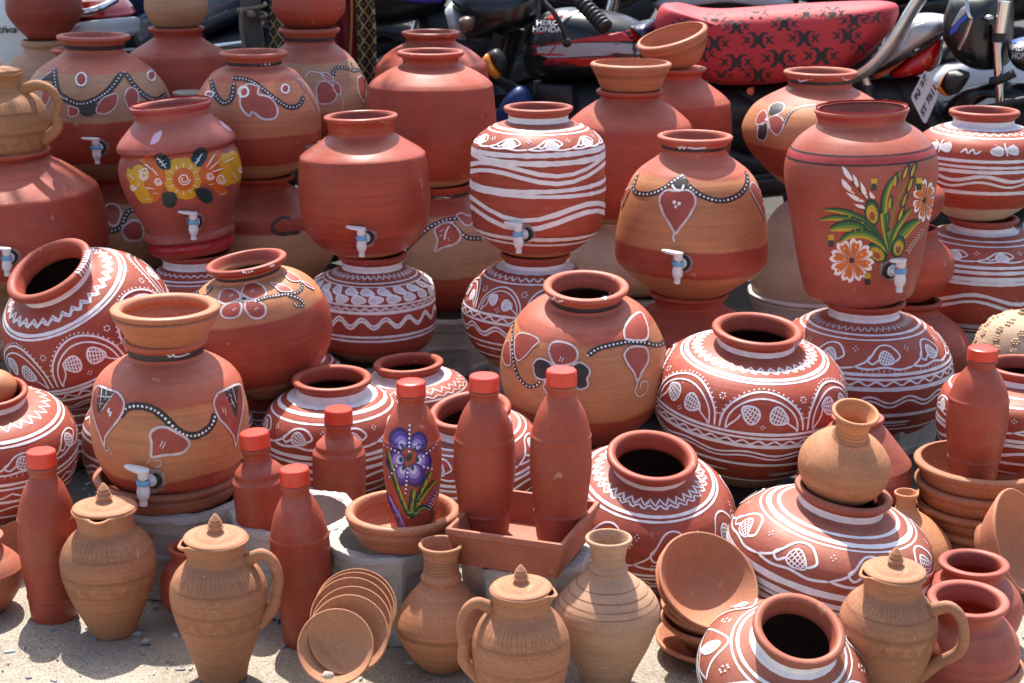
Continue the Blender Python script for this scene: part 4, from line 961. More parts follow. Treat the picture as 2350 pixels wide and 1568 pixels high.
x.ring(940, 5, wav=7, nw=18, zig=True); x.ring(1030, 5, wav=8, nw=10); x.ring(1044, 5, wav=8, nw=10); x.done()
# ---- front tap pot with bowl, in its dish
M6 = Pot('water_pot', 'front orange and red tap pot with dark wave and red leaves, a bowl on top', WP, 386, 900, 2.67, (779, 98, 11),
    [(800, 86), (813, 85), (820, 98), (833, 123), (850, 147), (867, 161), (882, 168), (908, 172), (942, 178), (985, 178), (1030, 170), (1070, 152), (1100, 128), (1118, 100)],
    zones((1046, RED), (888, TAN), (None, (.46, .105, .058))), n=80)
M6.band(791, 807, DARK); p = M6.p
p.line(q(2, 0, [(1420, 185), (1440, 210), (1470, 185), (1480, 205), (1540, 200), (1610, 175)]), 3.5, WHITE2)
p.garland(q(2, 0, [(1020, 710), (1080, 640), (1180, 625), (1290, 650), (1380, 710), (1470, 800), (1560, 865), (1660, 875), (1750, 830), (1800, 770), (1825, 690)]), 18, 3.1, 9)
p.outlined(q(2, 0, [(1280, 1060), (1285, 950), (1275, 860), (1330, 810), (1410, 805), (1500, 850), (1580, 900), (1605, 950), (1540, 1020), (1400, 1040)]), REDP, 6)
p.line(q(2, 0, [(1275, 1070), (1250, 1110)]), 4, WHITE2); p.line(q(2, 0, [(1300, 1090), (1350, 1080), (1365, 1120), (1320, 1145)]), 2.2, WHITE2)
p.line(q(2, 0, [(1380, 920), (1355, 970)]), 4); p.line(q(2, 0, [(1405, 930), (1375, 985)]), 4)
p.outlined(q(2, 0, [(835, 450), (800, 500), (785, 640), (820, 780), (870, 920), (890, 960), (900, 880), (960, 800), (1030, 700), (1055, 600), (1010, 520), (940, 490)]), REDP, 5)
p.fill(q(2, 0, [(850, 450), (970, 500), (900, 620), (845, 700), (825, 600)]), DARK)
for a, b in (((870, 460), (850, 640)), ((910, 480), (890, 610)), ((835, 540), (940, 550)), ((835, 600), (910, 610)), ((840, 700), (970, 515))): p.line(q(2, 0, [a, b]), 3, WHITE2)
p.line(q(2, 0, [(935, 640), (920, 670), (945, 680), (930, 710)]), 5); p.line(q(2, 0, [(885, 930), (900, 1000), (940, 990), (945, 1040)]), 2.4, WHITE2)
p.outlined(q(2, 0, [(1840, 520), (1810, 600), (1850, 720), (1920, 800), (1975, 880), (1995, 960), (2020, 820), (2055, 640), (2045, 500), (2020, 440), (1900, 490)]), REDP, 5)
p.fill(q(2, 0, [(1890, 490), (2005, 450), (2010, 560), (1998, 720), (1940, 590)]), DARK)
for a, b in (((1925, 490), (1985, 640)), ((1965, 470), (2000, 600)), ((1910, 560), (2000, 520)), ((1940, 610), (2005, 580))): p.line(q(2, 0, [a, b]), 3, WHITE2)
p.line(q(2, 0, [(1880, 635), (1890, 680)]), 4); p.line(q(2, 0, [(1902, 640), (1912, 700)]), 4)
tap(M6, 350, 1100, -24, 1.02); M6.done()
bowl('clay_bowl', 'flared tan clay bowl standing in the mouth of the front tap pot', 382, 740, 2.67, (706, 126, 12), [(720, 122), (728, 118), (750, 104), (775, 90), (792, 80)], plain(ORANGE, speck=True), mouth=.80)
bowl('clay_dish', 'brown clay dish holding the front tap pot on a cement planter', 388, 1130, 2.67, (1086, 168, 14), [(1102, 162), (1125, 152), (1150, 132), (1162, 118)], plain((.34, .115, .06)), wall=14)
# ---- lower white pot at left edge with a tan pot in its mouth
M23 = Pot('painted_pot', 'white patterned pot at the left edge with feathered vine, below the big tipped pot', 'pot', -8, 1030, 2.84, (890, 82, 12), [(908, 72), (918, 78), (928, 120), (948, 154), (980, 176), (1022, 184), (1070, 178), (1130, 150), (1180, 105), (1196, 80)], plain(RED), roll=3, tilt=9, pv=1030, n=72)
M23.band(903, 915); M23.ring(928, 4, wav=3.5, nw=26, zig=True); M23.ring(942, 7); M23.ring(951, 5); scroll_row(M23, 985, 8, 20, 14, .85, 4, 35, 20, hair=True); M23.ring(1024, 6); M23.ring(1035, 5); M23.ring(1052, 4, wav=5, nw=24, zig=True); M23.ring(1066, 7); M23.ring(1088, 5, wav=6, nw=9); M23.ring(1110, 6); M23.ring(1140, 5); M23.done()
Pot('clay_pot', 'tan round pot at the left edge sitting in the mouth of a white patterned pot', 'pot', -24, 880, 2.84, (850, 12, 4), [(852, 20), (858, 38), (872, 54), (892, 60), (915, 50), (930, 30)], plain(TAN), n=48).done()
# ---- white pots in the middle hollow
x = Pot('painted_pot', 'white vine painted pot with open mouth behind the squat bottles', 'pot', 766, 990, 3.01, (868, 92, 12), [(888, 79), (899, 84), (908, 112), (925, 138), (948, 155), (980, 163), (1015, 162), (1060, 150), (1110, 115), (1136, 85)], plain(RED), tilt=2, pv=990, n=72, mouth=.8)
x.band(885, 905); x.ring(913, 9); x.ring(925, 5); scroll_row(x, 955, 8, 19, 14, .8, 5, 20, 22); x.ring(992, 8); x.ring(1004, 6); x.ring(1022, 8); x.ring(1044, 7, wav=6, nw=6); x.ring(1064, 6); x.ring(1085, 7); x.done()
x = Pot('painted_pot', 'faded white patterned pot with open mouth behind the violet flower bottle', 'pot', 950, 900, 3.26, (834, 81, 11), [(850, 69), (858, 76), (867, 106), (882, 128), (910, 141), (950, 140), (1000, 120), (1040, 85)], plain(RED), n=64, roll=-3, mouth=.78)
x.band(851, 864, WHITE2); x.ring(871, 3.5, wav=3.5, nw=30, zig=True, mat=WHITE2); x.ring(879, 3, wav=2, nw=30, mat=WHITE2); x.ring(886, 4, mat=WHITE2); scroll_row(x, 912, 8, 16, 11, .7, 3, 10, 16); x.ring(945, 5); x.ring(960, 5); x.done()
x = Pot('painted_pot', 'white lined pot with wide dark mouth between the flower bottle and its plain neighbour', 'pot', 1088, 1010, 2.9, (938, 96, 15), [(960, 82), (972, 86), (981, 112), (996, 132), (1025, 150), (1062, 156), (1110, 138), (1150, 100)], plain(RED), roll=-7, tilt=8, pv=1010, n=72, mouth=.8)
x.band(960, 974); x.ring(980, 5); x.ring(987, 4); scroll_row(x, 1012, 7, 18, 14, .85, 4, 15, 20); x.ring(1042, 6); x.ring(1052, 6); x.ring(1075, 6, wav=7, nw=6); x.ring(1098, 6); x.ring(1115, 5); x.done()
# ---- round orange flower pot
M4 = Pot('painted_pot', 'round orange and red pot with dark curls and petals at centre', 'pot', 1341, 830, 3.13, (650, 98, 12),
    [(672, 83), (686, 83), (694, 106), (706, 130), (728, 152), (760, 171), (795, 185), (835, 192), (880, 188), (930, 165), (975, 122), (1000, 90)], zones((892, RED), (730, TAN), (None, PINK)), tilt=8, pv=830, n=80, mouth=.8)
M4.band(664, 681, DARK); p = M4.p
for i in range(130):
    lk = M4.flat(i*360/130, 730); p.ribbon([lk(0, -3), lk(1, 3)], 1.7*M4.s, INC)
p.line(q(1, 2, [(430, 1115), (440, 1140), (465, 1125), (480, 1155), (540, 1150)]), 5); p.line(q(1, 2, [(860, 1135), (890, 1100), (885, 1140), (920, 1100), (940, 1085)]), 6)
p.garland(q(1, 2, [(130, 1290), (110, 1400), (105, 1500)])+q(2, 2, [(108, 40), (110, 170), (130, 300), (175, 400), (240, 455), (310, 450), (350, 405)]), 9, 2.4, 8)
p.garland(q(2, 2, [(745, 195), (830, 140), (960, 105), (1090, 82), (1220, 90), (1320, 110), (1380, 90), (1395, 20)]), 12.5, 2.7, 8)
p.outlined(q(2, 2, [(130, 60), (170, 10), (260, 20), (335, 70), (280, 130), (220, 200), (160, 240), (130, 180)]), REDP, 3.5); p.outlined(q(2, 2, [(25, 200), (50, 100), (85, 70), (95, 150), (95, 270), (50, 270)]), REDP, 3)
p.outlined(q(2, 2, [(415, 160), (440, 95), (510, 80), (600, 105), (655, 160), (650, 230), (600, 270), (480, 280), (440, 230)]), REDP, 5)
for o_ in ([(285, 270), (330, 225), (400, 240), (450, 290), (440, 370), (370, 400), (305, 370)], [(620, 280), (680, 255), (750, 300), (760, 350), (740, 390), (745, 450), (690, 480), (640, 450)]): p.fill(q(2, 2, o_), DARK); p.line(q(2, 2, o_+o_[:1]), 4, WHITE2)
p.outlined(q(2, 2, [(370, 460), (400, 400), (450, 400), (470, 480), (420, 530)]), REDP, 3.5)
p.outlined(q(1, 2, [(1055, 1480), (1050, 1400), (1100, 1310), (1180, 1255), (1220, 1300), (1250, 1400), (1235, 1480), (1150, 1490)]), REDP, 5)
p.outlined(q(2, 2, [(1090, 130), (1050, 190), (1080, 270), (1130, 340), (1160, 410), (1200, 330), (1250, 240), (1235, 140), (1160, 120)]), REDP, 5)
p.line(q(2, 2, [(1130, 350), (1160, 420), (1140, 500), (1180, 540), (1240, 490), (1240, 420), (1195, 420), (1180, 470)]), 3.2, WHITE2)
for a, b in ((520, 205), (155, 120), (360, 275), (1150, 240)): p.line(q(2, 2, [(a, b), (a-16, b+40)]), 4); p.line(q(2, 2, [(a+22, b+10), (a+4, b+45)]), 4)
M4.done({'incised_clay': 'incised_pattern'})
# ---- big white arch pot
M3 = Pot('painted_pot', 'large round white patterned pot with scalloped arches, right of centre', 'pot', 1722, 900, 3.08, (752, 105, 14),
    [(774, 88), (786, 90), (793, 120), (803, 150), (820, 183), (845, 207), (880, 219), (915, 220), (955, 212), (1000, 186), (1050, 140), (1085, 95)], zones((1040, TAN2), (None, RED)), roll=3, tilt=6, pv=900, n=80, mouth=.8)
M3.band(768, 785); M3.ring(795, 4.5, wav=2.4, nw=36, zig=True); M3.ring(798.5, 4, wav=2.4, nw=36, zig=True, ph=.5); M3.ring(806, 8); M3.ring(811, 5)
arch_row(M3, 822, 898, 7, -1, lw=5, la=25, lb=17)
M3.ring(903, 6); M3.ring(913, 5); M3.ring(922, 4, wav=4, nw=40); M3.ring(932, 8); M3.ring(950, 5, wav=5, nw=10); M3.ring(960, 4.5, wav=5, nw=10); M3.ring(982, 9); M3.ring(1006, 6, a0=-55, a1=-20); M3.ring(1012, 5, a0=10, a1=50); M3.ring(1018, 4, a0=10, a1=48); M3.ring(1036, 7)
for k in range(7):
    a = 42+k*5; h0 = Vector((M3.rr*math.sin(R(a)), -M3.rr*math.cos(R(a)), M3.zf(752))); nn = Vector((math.sin(R(a)), -math.cos(R(a)), .3)).normalized()
    M3.p.ribbon([(h0+Vector((0, 0, .004)), nn), (h0-Vector((0, 0, .008)), nn)], .004, WHITE)
M3.done()
# ---- mid white vine pot
M2 = Pot('painted_pot', 'white vine painted pot with wide dark mouth, right of the square tray', 'pot', 1480, 1170, 2.66, (1030, 104, 16),
    [(1052, 86), (1065, 89), (1075, 120), (1091, 154), (1120, 188), (1170, 208), (1220, 200), (1270, 165), (1310, 110), (1325, 80)], plain(RED), roll=4, tilt=15, pv=1170, n=80, mouth=.8)
M2.band(1047, 1061); M2.ring(1073, 5, wav=2.6, nw=32, zig=True); M2.ring(1077, 4, wav=2.6, nw=32, zig=True, ph=.5); M2.ring(1086, 7); M2.ring(1092, 5)
scroll_row(M2, 1142, 8, 20, 15, 1.0, 4.2, 12, 32, hair=False)
for i in range(8): M2.spots(i*45+30, 1130, 7, 2.3, 6, 1); M2.spots(i*45+2, 1172, 6, 2.2, 6, 1)
M2.ring(1192, 6); M2.ring(1202, 5); M2.ring(1213, 3.5, wav=4, nw=26); M2.ring(1226, 8); M2.ring(1244, 4, wav=5, nw=12); M2.ring(1252, 3.5, wav=5, nw=12); M2.ring(1272, 6); M2.done()
# ---- right white pot with vase
M1 = Pot('painted_pot', 'broad white banded pot with netted leaves, a clay vase standing in its mouth', 'pot', 1904, 1270, 2.5, (1124, 112, 14),
    [(1146, 97), (1160, 98), (1168, 132), (1179, 166), (1198, 202), (1228, 226), (1280, 235), (1330, 220), (1370, 172), (1394, 120)], plain((.34, .088, .055)), roll=8, tilt=3, pv=1270, n=80)
M1.band(1140, 1158); M1.ring(1169, 8); M1.ring(1177, 11); M1.ring(1184, 4)
scroll_row(M1, 1216, 8, 26, 18, .8, 5.5, 10, 30)
for v, w_ in ((1258, 5), (1268, 11), (1284, 12), (1298, 8), (1312, 12), (1330, 9), (1345, 8), (1358, 6)): M1.ring(v, w_, drift=2.5)
M1.done()
def vase(label, u, v, Y, rim, prof, mat, rings=(), **kw):
    x = Pot('clay_vase', label, 'vase', u, v, Y, rim, prof, mat, wall=7, inside=False, **kw)
    for r_ in rings: x.ring(r_, 1.6, INC, drift=.6)
    x.done({'incised_clay': 'incised_line'}); return x
VB = lambda: plain(BEIGE, speck=True, rough=.72, streak=.13, chips=.25)
vase('orange clay vase leaning in the mouth of the broad white banded pot', 1936, 1050, 2.5, (924, 54, 8), [(938, 44), (955, 38), (975, 38), (990, 46), (1015, 80), (1045, 102), (1080, 103), (1115, 84), (1138, 56)], plain((.50, .215, .10), speck=True, rough=.7), rings=(972, 980, 986), roll=4, tilt=17, pv=1080)
x = Pot('water_pot', 'plain red pot with sharp shoulder between the clay vase and the bowl stack', WP, 1962, 1060, 2.87, (958, 60, 9), [(970, 52), (985, 68), (1050, 122), (1060, 127, 'c'), (1110, 129), (1160, 105), (1182, 80)], plain((.38, .10, .07))); x.done()
x = Pot('painted_pot', 'white vine painted pot at the right edge behind the tall bottle', 'pot', 2345, 940, 3.02, (842, 92, 12), [(860, 82), (870, 86), (875, 122), (886, 158), (908, 181), (955, 188), (1010, 180), (1060, 140), (1090, 100)], plain(RED), n=72)
x.band(858, 870); x.ring(878, 6); x.ring(890, 5); scroll_row(x, 925, 8, 17, 12, .8, 4, 0, 18); x.ring(955, 6); x.ring(965, 7); x.ring(985, 6, wav=6, nw=7); x.ring(1005, 6); x.ring(1030, 5); x.done()
# sand coloured lamp dome with rosettes
D = Pot('clay_lamp', 'sand coloured clay dome covered in raised flower pellets at the right edge', 'clay lamp', 2352, 770, 3.45, (716, 20, 6), [(719, 34), (735, 72), (760, 96), (800, 112), (840, 108), (880, 90), (905, 70)], plain((.60, .43, .29), speck=True, rough=.85, streak=.05), n=64)
SAND = simple('sand_clay', (.58, .41, .27), .85, noise=.2, nscale=200)
V_, F_ = [], []
for ring_, v in enumerate((730, 745, 762, 782, 805, 830)):
    for i in range(7+ring_*3):
        d0 = 360*i/(7+ring_*3)+ring_*13; lk = D.flat(d0, v, .8)
        for j in range(7):
            a = j*1.047; pp, no = lk(0, 0) if j == 6 else lk(math.cos(a)*6.5, math.sin(a)*6.5)
            sph = lathe_mesh([(.0034*math.sin(t*.45), -.0034*math.cos(t*.45)) for t in range(8)], 8); qn = no.to_track_quat('Z', 'Y').to_matrix().to_4x4(); qn.translation = pp
            pv_, pf_ = xf(sph, qn); o = len(V_); V_ += pv_; F_ += [tuple(k+o for k in f) for f in pf_]
mk('raised_pellets', V_, F_, SAND, D.o)
# ================================================================== BOTTLES
CAPM = simple('red_cap_plastic', (.70, .052, .026), .38, noise=.04)
BOT = lambda: plain((.36, .064, .035), rough=.45, streak=.05, chips=.6, dust=.10, bump=.16)
def cap_mesh(r_, h):
    n = 72; vs, fs = [], []; pr = [(1.0, 0, 1), (1.0, .06, 1), (.992, .78, 1), (.965, .92, 0), (.90, .985, 0), (.5, 1.0, 0)]
    for k, z, g in pr:
        for i in range(n):
            a = 2*math.pi*i/n; rr = r_*k*(1-.018*(i % 2)*g); vs.append((rr*math.sin(a), -rr*math.cos(a), z*h))
    for j in range(len(pr)-1):
        for i in range(n): fs.append((j*n+i, j*n+(i+1) % n, (j+1)*n+(i+1) % n, (j+1)*n+i))
    fs.append(tuple(range(n))[::-1]); fs.append(tuple((len(pr)-1)*n+i for i in range(n))); return vs, fs
TALL = [(58, 31), (66, 29.8), (74, 33.5), (84, 39.5), (98, 47), (117, 54.5), (140, 61), (155, 64.6), (160, 66.8), (165, 66.9), (170, 66), (200, 67.5), (235, 67.4), (268, 64.5), (300, 60.5), (330, 57), (335, 58.2), (340, 58), (345, 56), (378, 53), (396, 50.5), (403, 45)]
SQUAT = [(60, 29), (70, 30), (79, 34), (88, 44), (98, 53), (106, 55, 'c'), (110, 56), (116, 60), (126, 62.5), (180, 62.5), (250, 60), (320, 57), (350, 54), (362, 48)]
def bottle(label, u, v0, Y, k=1.0, kw_=1.0, tpl=TALL, roll=0, tilt=0, ubase=None):
    pr = [(v0+a[0]*k, a[1]*kw_)+tuple(a[2:]) for a in tpl]
    b_ = Pot('clay_bottle', label, 'bottle', u, v0+200*k, Y, (v0+48*k, 34*kw_, 9*k), pr, BOT(), roll=roll, tilt=tilt, n=56, wob=.003, mouth=.7, group='red capped clay bottles')
    s = b_.s; cv = cap_mesh(33.5*kw_*s, b_.zf(v0+10*k)-b_.zf(v0+43*k))
    c = mk('screw_cap', cv[0], cv[1], CAPM, b_.o, sharp=40); c.location = (0, 0, b_.zf(v0+43*k))
    return b_
bottle('tall plain red bottle with red cap, leftmost', 110, 1024, 2.51).done()
bottle('tall plain red bottle standing on the ground in front, beside the leaning plates', 698, 1064, 2.42, 1.02, 1.03, roll=-2).done()
bottle('squat shouldered red bottle standing behind the cement planter', 776, 928, 2.79, .92, .97, SQUAT, roll=1).done()
bottle('squat shouldered red bottle standing in the cement planter', 618, 980, 2.545, 1.0, 1.02, SQUAT, roll=-4).done()
B5 = bottle('red bottle painted with a violet flower, standing in the round dish', 946, 866, 2.46, .87, 1.0)
bottle('left of the two plain red bottles in the square tray', 1112, 852, 2.43, .945, 1.05).done()
bottle('right of the two plain red bottles in the square tray', 1287, 838, 2.40, .99, 1.06).done()
bottle('plain red bottle standing in the top bowl of the stack at right', 2244, 790, 2.83, .765, 1.03).done()
p = B5.p
VI = [simple('violet_%d' % i, c_, .4) for i, c_ in enumerate([(.035, .012, .12), (.10, .04, .30), (.28, .20, .55), (.55, .48, .72)])]
for cx, cy, a0, L_, W_ in ((1265, 910, 0, 105, 88), (1430, 930, 0, 90, 75), (1235, 1090, 0, 95, 82), (1470, 1090, 0, 92, 70), (1275, 1210, 0, 95, 72), (1400, 1210, 0, 100, 85)):
    dx, dy = 1345-cx, 1060-cy
    for j, f in enumerate((1.0, .80, .58, .36)):
        p.fill(q(2, 1, [(cx+dx*(1-f)*.45+W_*f*math.cos(t), cy+dy*(1-f)*.45+L_*f*math.sin(t)) for t in [k*.628 for k in range(10)]]), VI[j])
    p.fill(q(2, 1, [(cx+dx*.42+16*math.cos(t), cy+dy*.42+24*math.sin(t)) for t in [k*1.05 for k in range(6)]]), DG)
for pts, w_ in (([(1160, 1000), (1190, 1120), (1240, 1300), (1330, 1540)], 9), ([(1520, 1180), (1450, 1320), (1380, 1500), (1350, 1560)], 9), ([(1560, 1250), (1470, 1360), (1400, 1480)], 7), ([(1380, 1330), (1360, 1450), (1345, 1560)], 9)):
    p.line(q(2, 1, pts), w_, DG); p.line(q(2, 1, [(x+12, y) for x, y in pts]), w_*.55, GM); p.line(q(2, 1, [(x+20, y) for x, y in pts]), w_*.35, YG)
p.line(q(2, 1, [(1370, 1568), (1420, 1500), (1500, 1470), (1545, 1530), (1530, 1610), (1460, 1660)]), 9, DG); p.line(q(2, 1, [(1390, 1560), (1440, 1495), (1500, 1490)]), 5, GM)
p.line(q(2, 1, [(1160, 1370), (1200, 1460), (1250, 1568), (1290, 1660)]), 14, VI[0]); p.line(q(2, 1, [(1185, 1380), (1225, 1470), (1275, 1568), (1310, 1650)]), 10, VI[2])
p.line(q(2, 1, [(1600, 1300), (1540, 1400), (1490, 1500)]), 3, DG)
for t in range(9):
    x, y = 1600-13*t, 1310+22*t; p.line(q(2, 1, [(x, y), (x-38, y-12)]), 4, VI[2]); p.line(q(2, 1, [(x, y), (x+26, y+20)]), 4, VI[3])
for pts in ([(1355, 790), (1350, 1030)], [(1145, 950), (1265, 1015)], [(1570, 950), (1440, 1070)], [(1340, 1150), (1320, 1380)], [(1250, 1130), (1180, 1240)], [(1440, 1130), (1550, 1160)]):
    p.line(q(2, 1, pts), 4, VI[1]); p.dots(q(2, 1, pts), 2.6, WHG, step=9)
p.dots(q(2, 1, [(1375, 1420), (1345, 1560)]), 3, WHG, step=9); p.dots(q(2, 1, [(1190, 1420), (1300, 1640)]), 2.4, WHG, step=10); p.dots(q(2, 1, [(1595, 1320), (1490, 1500)]), 2, WHG, step=9)
p.dots(q(2, 1, [(1345, 1050), (1330, 1065), (1360, 1060), (1345, 1075), (1355, 1045)]), 5, DARK); B5.done()
# ================================================================== DISH, TRAY
bowl('clay_dish', 'round orange clay dish holding the violet flower bottle', 924, 1190, 2.455, (1173, 131, 17), [(1192, 124), (1210, 116), (1232, 100), (1240, 88)], plain((.44, .155, .08), speck=True), notch=(1198, 14), wall=16, mouth=.84)
def tray():
    cs = [at(1005, 1211, 2.336), at(1277, 1252, 2.27), at(1394, 1153, 2.443)]
    L_, F0, R_ = [Vector((c.x, c.y, 0)) for c in cs]; c0 = (L_+R_)/2; ex = (F0-L_); ey = (R_-F0); side = (ex.length+ey.length)/2; ang = math.atan2(ex.y, ex.x)
    zt, zb = .230, .168
    vs, fs = [], []
    for hw_, z in ((side*.42, 0), (side*.485, .050), (side*.497, .052), (side*.5, .060), (side*.493, .0625), (side*.462, .0625), (side*.455, .059), (side*.40, .014)):
        n = 6; pts = []
        for k in range(4):
            a = R(90*k+45); cx, cy = math.copysign(1, math.cos(a)), math.copysign(1, math.sin(a)); b_ = .004
            for t in range(3):
                th = R(90*k+45*t); pts.append((cx*(hw_-b_)+b_*math.cos(th), cy*(hw_-b_)+b_*math.sin(th), z))
        vs += pts
    m = 12
    for j in range(7):
        for i in range(m): fs.append((j*m+i, j*m+(i+1) % m, (j+1)*m+(i+1) % m, (j+1)*m+i))
    fs.append(tuple(range(m))[::-1]); fs.append(tuple(7*m+i for i in range(m)))
    o = mk('clay_tray', vs, fs, clay('tray_clay', [(9, (.36, .115, .07))], .06, rough=.6, streak=.05, seed=77), sharp=35); o.location = (c0.x, c0.y, zb); o.rotation_euler = (0, 0, ang)
    tag(o, 'square reddish clay tray with two plain bottles standing in it', 'tray')
tray()
# ================================================================== FRONT ROW
def jug(label, u, v, Y, rim, prof, hang=None, spang=None, lid=True, patt=True, hsize=1.0, tilt=0, roll=0, mat=None, hrows=None, lidshift=(0, 0)):
    j = Pot('clay_jug', label, 'jug', u, v, Y, rim, prof, mat or VB(), wall=6, n=72, spout=(spang, .20, 17) if spang is not None else None, tilt=tilt, roll=roll, mouth=.90, wob=.005, inside=False)
    s = j.s; vr, Rr, lp = rim
    if lid:
        k = Rr*.955/70*s
        pr = [(66, -4), (69, -1), (70, 2), (68, 4.5), (58, 6.5), (46, 8.5), (44.5, 10.2), (32, 12.5), (20, 14.5), (16, 17), (14.5, 20), (17, 23.5), (19, 26.5), (17.5, 29.5), (13, 31.5), (12.6, 33.5), (15, 36), (14.6, 38.6), (11, 40.5), (10.8, 42.2), (12, 44.5), (10, 47.5), (6.5, 52.5), (3, 57), (.6, 58.5)]
        vs, fs = lathe_mesh([(a*k, b*k) for a, b in pr], 48, cap_first=True, cap_last=True)
        l = mk('lid', vs, fs, mat(None, None) if False else LIDM, j.o, sharp=60); l.location = (lidshift[0]*s, lidshift[1]*s, j.zf(vr)+lp*s*.35); l.rotation_euler = (R(random.uniform(-2, 2)), R(random.uniform(-2, 2)), 0)
        P_ = Paint(l, s); n_ = 72
        for i in range(n_):
            a = 2*math.pi*i/n_
            for r0, z0 in ((62, 6.0),):
                d = Vector((math.sin(a), -math.cos(a), 0)); c = d*(r0*k)+Vector((0, 0, z0*k)); P_.ribbon([(c, Vector((0, 0, 1))), (c+d*(2.6*k), Vector((0, 0, 1)))], .0010, INC)
        for i in range(5):
            for t in range(9):
                a = 2*math.pi*(i+.5*(t/8-.5)*1.5)/5; r0 = 24+13*math.sin(math.pi*t/8); d = Vector((math.sin(a), -math.cos(a), 0)); zz = 14-(r0-24)*.12
                c = d*(r0*k)+Vector((0, 0, zz*k+.0004)); P_.ribbon([(c, Vector((0, 0, 1))), (c+d*(3*k), Vector((0, 0, 1)))], .0011, INC)
        P_.finish({'incised_clay': 'incised_pattern'})
    if hang is not None:
        v0, v1, out = hrows; a = R(hang); d = Vector((math.sin(a), -math.cos(a), 0)); zz = j.zf
        r0, r1 = j.rad(zz(v0)), j.rad(zz(v1))
        g = (v1-v0)/136; pts = [d*(r0-.008)+Vector((0, 0, zz(v0-2*g))), d*(r0+out*.16*s)+Vector((0, 0, zz(v0-15*g))), d*(r0+out*.48*s)+Vector((0, 0, zz(v0-21*g))), d*(r0+out*.82*s)+Vector((0, 0, zz(v0-6*g))), d*(r0+out*1.0*s)+Vector((0, 0, zz(v0+30*g))), d*(r0+out*.90*s)+Vector((0, 0, zz(v0+66*g))), d*(r1+out*.40*s)+Vector((0, 0, zz(v1-34*g))), d*(r1-.006)+Vector((0, 0, zz(v1+4*g)))]
        pp = curve3(pts, 7); n_ = len(pp); rr = [s*hsize*(17-4.5*math.sin(math.pi*i/(n_-1))) for i in range(n_)]
        vs, fs = tube_mesh(pp, rr, 14, flat=.85, up=(0, 0, 1)); mk('handle', vs, fs, j.o.data.materials[0], j.o)
    if patt:
        vb = [p_[0] for p_ in prof]; sh0 = prof[1][0]; mx = max(prof, key=lambda x: x[1])[0]
        a_ = sh0+(mx-sh0)*.16; b_ = sh0+(mx-sh0)*.58
        for i in range(56):
            lk = j.flat(i*360/56, a_); j.p.ribbon([lk(0, 0), lk(random.uniform(-2, 2), (b_-a_)*.5), lk(random.uniform(-3, 3), b_-a_-3)], 1.3*s, INC)
        for v_ in (b_, b_+3.5, mx+6, mx+10, mx+46): j.ring(v_, 1.1, INC, drift=.8)
        for v_ in (a_-3, b_+8, mx+14, mx+52):
            for i in range(110):
                lk = j.flat(i*360/110, v_); j.p.ribbon([lk(0, -1.6), lk(1, 1.8)], 1.4*s, INC)
        n_ = 9; ce = (b_+12+mx+4)/2
        for i in range(n_):
            lk = j.flat(i*40+5, mx+2)
            for t in range(11):
                x = -20*math.cos(math.pi*t/10); y = -(mx-b_-14)*.8*math.sin(math.pi*t/10); j.p.ribbon([lk(x, y), lk(x*1.12, y*1.12-1.5)], 1.6*s, INC)
        for i in range(20):
            lk = j.flat(i*18, mx+30); sg = 1 if i % 2 else -1
            for o in (-4, 2, 8): j.p.ribbon([lk(o-sg*10, -14), lk(o, 0), lk(o+sg*8, 14)], 1.1*s, INC)
    j.done({'incised_clay': 'incised_pattern'}); return j
x = Pot('painted_pot', 'white patterned pot with wide dark mouth tipped towards the viewer at the lower edge', 'pot', 1802, 1530, 2.14, (1410, 107, 17),
    [(1436, 90), (1452, 92), (1474, 132), (1503, 176), (1540, 197), (1585, 190), (1630, 150), (1655, 100)], plain((.35, .095, .055)), roll=8, tilt=24, pv=1530, n=80, mouth=.8)
x.band(1436, 1458); x.ring(1470, 7); x.ring(1478, 5)
for i in range(7):
    lk = x.flat(i*51.4+10, 1510, 1.0); a_ = 62
    x.pen(lk, [(-a_*1.15, 22), (-a_*.75, -8), (-a_*.2, -28), (a_*.3, -24), (a_*.75, 0), (a_*1.15, 22)], 5); x.pen(lk, [(-a_*1.1, 22), (-a_*.5, 32), (0, 26), (a_*.5, 34), (a_*1.1, 22)], 5)
    x.p.hatch(0, 2, 21, 15, 70+i*9, 3.4, lk, 4); x.pen(lk, [(-4, 20), (-22, 26), (-a_*1.1, 22)], 4.5); x.spots(i*51.4+35, 1494, 6.5, 2.6, 6, 1)
x.ring(1548, 6); x.ring(1560, 7); x.ring(1580, 7); x.ring(1600, 6)
for k in range(7):
    a = 62+k*5.5; h0 = Vector((x.rr*math.sin(R(a)), -x.rr*math.cos(R(a)), x.zf(1410))); nn = Vector((math.sin(R(a)), -math.cos(R(a)), .3)).normalized(); x.p.blob((h0+Vector((0, 0, .003)), nn), .0032, WHITE)
x.done()
LIDM = clay('lid_clay', [(9, (.43, .19, .098))], .02, rough=.75, streak=.06, speck=True, seed=55)
jug('lidded tan clay jar with pouring lip beside the leftmost bottle', 249, 1290, 2.45, (1168, 75, 9), [(1184, 66), (1200, 63), (1214, 66), (1232, 86), (1262, 104), (1292, 108), (1330, 101), (1375, 84), (1420, 62), (1448, 49), (1454, 42)], spang=2)
jug('tall lidded tan clay jug with handle on its right, standing on the ground in front', 503, 1390, 2.29, (1238, 76, 9), [(1256, 66), (1274, 65), (1288, 72), (1312, 96), (1340, 109), (1370, 110), (1415, 100), (1470, 80), (1520, 62), (1548, 55), (1554, 48)], hang=88, spang=-62, hrows=(1292, 1428, 64))
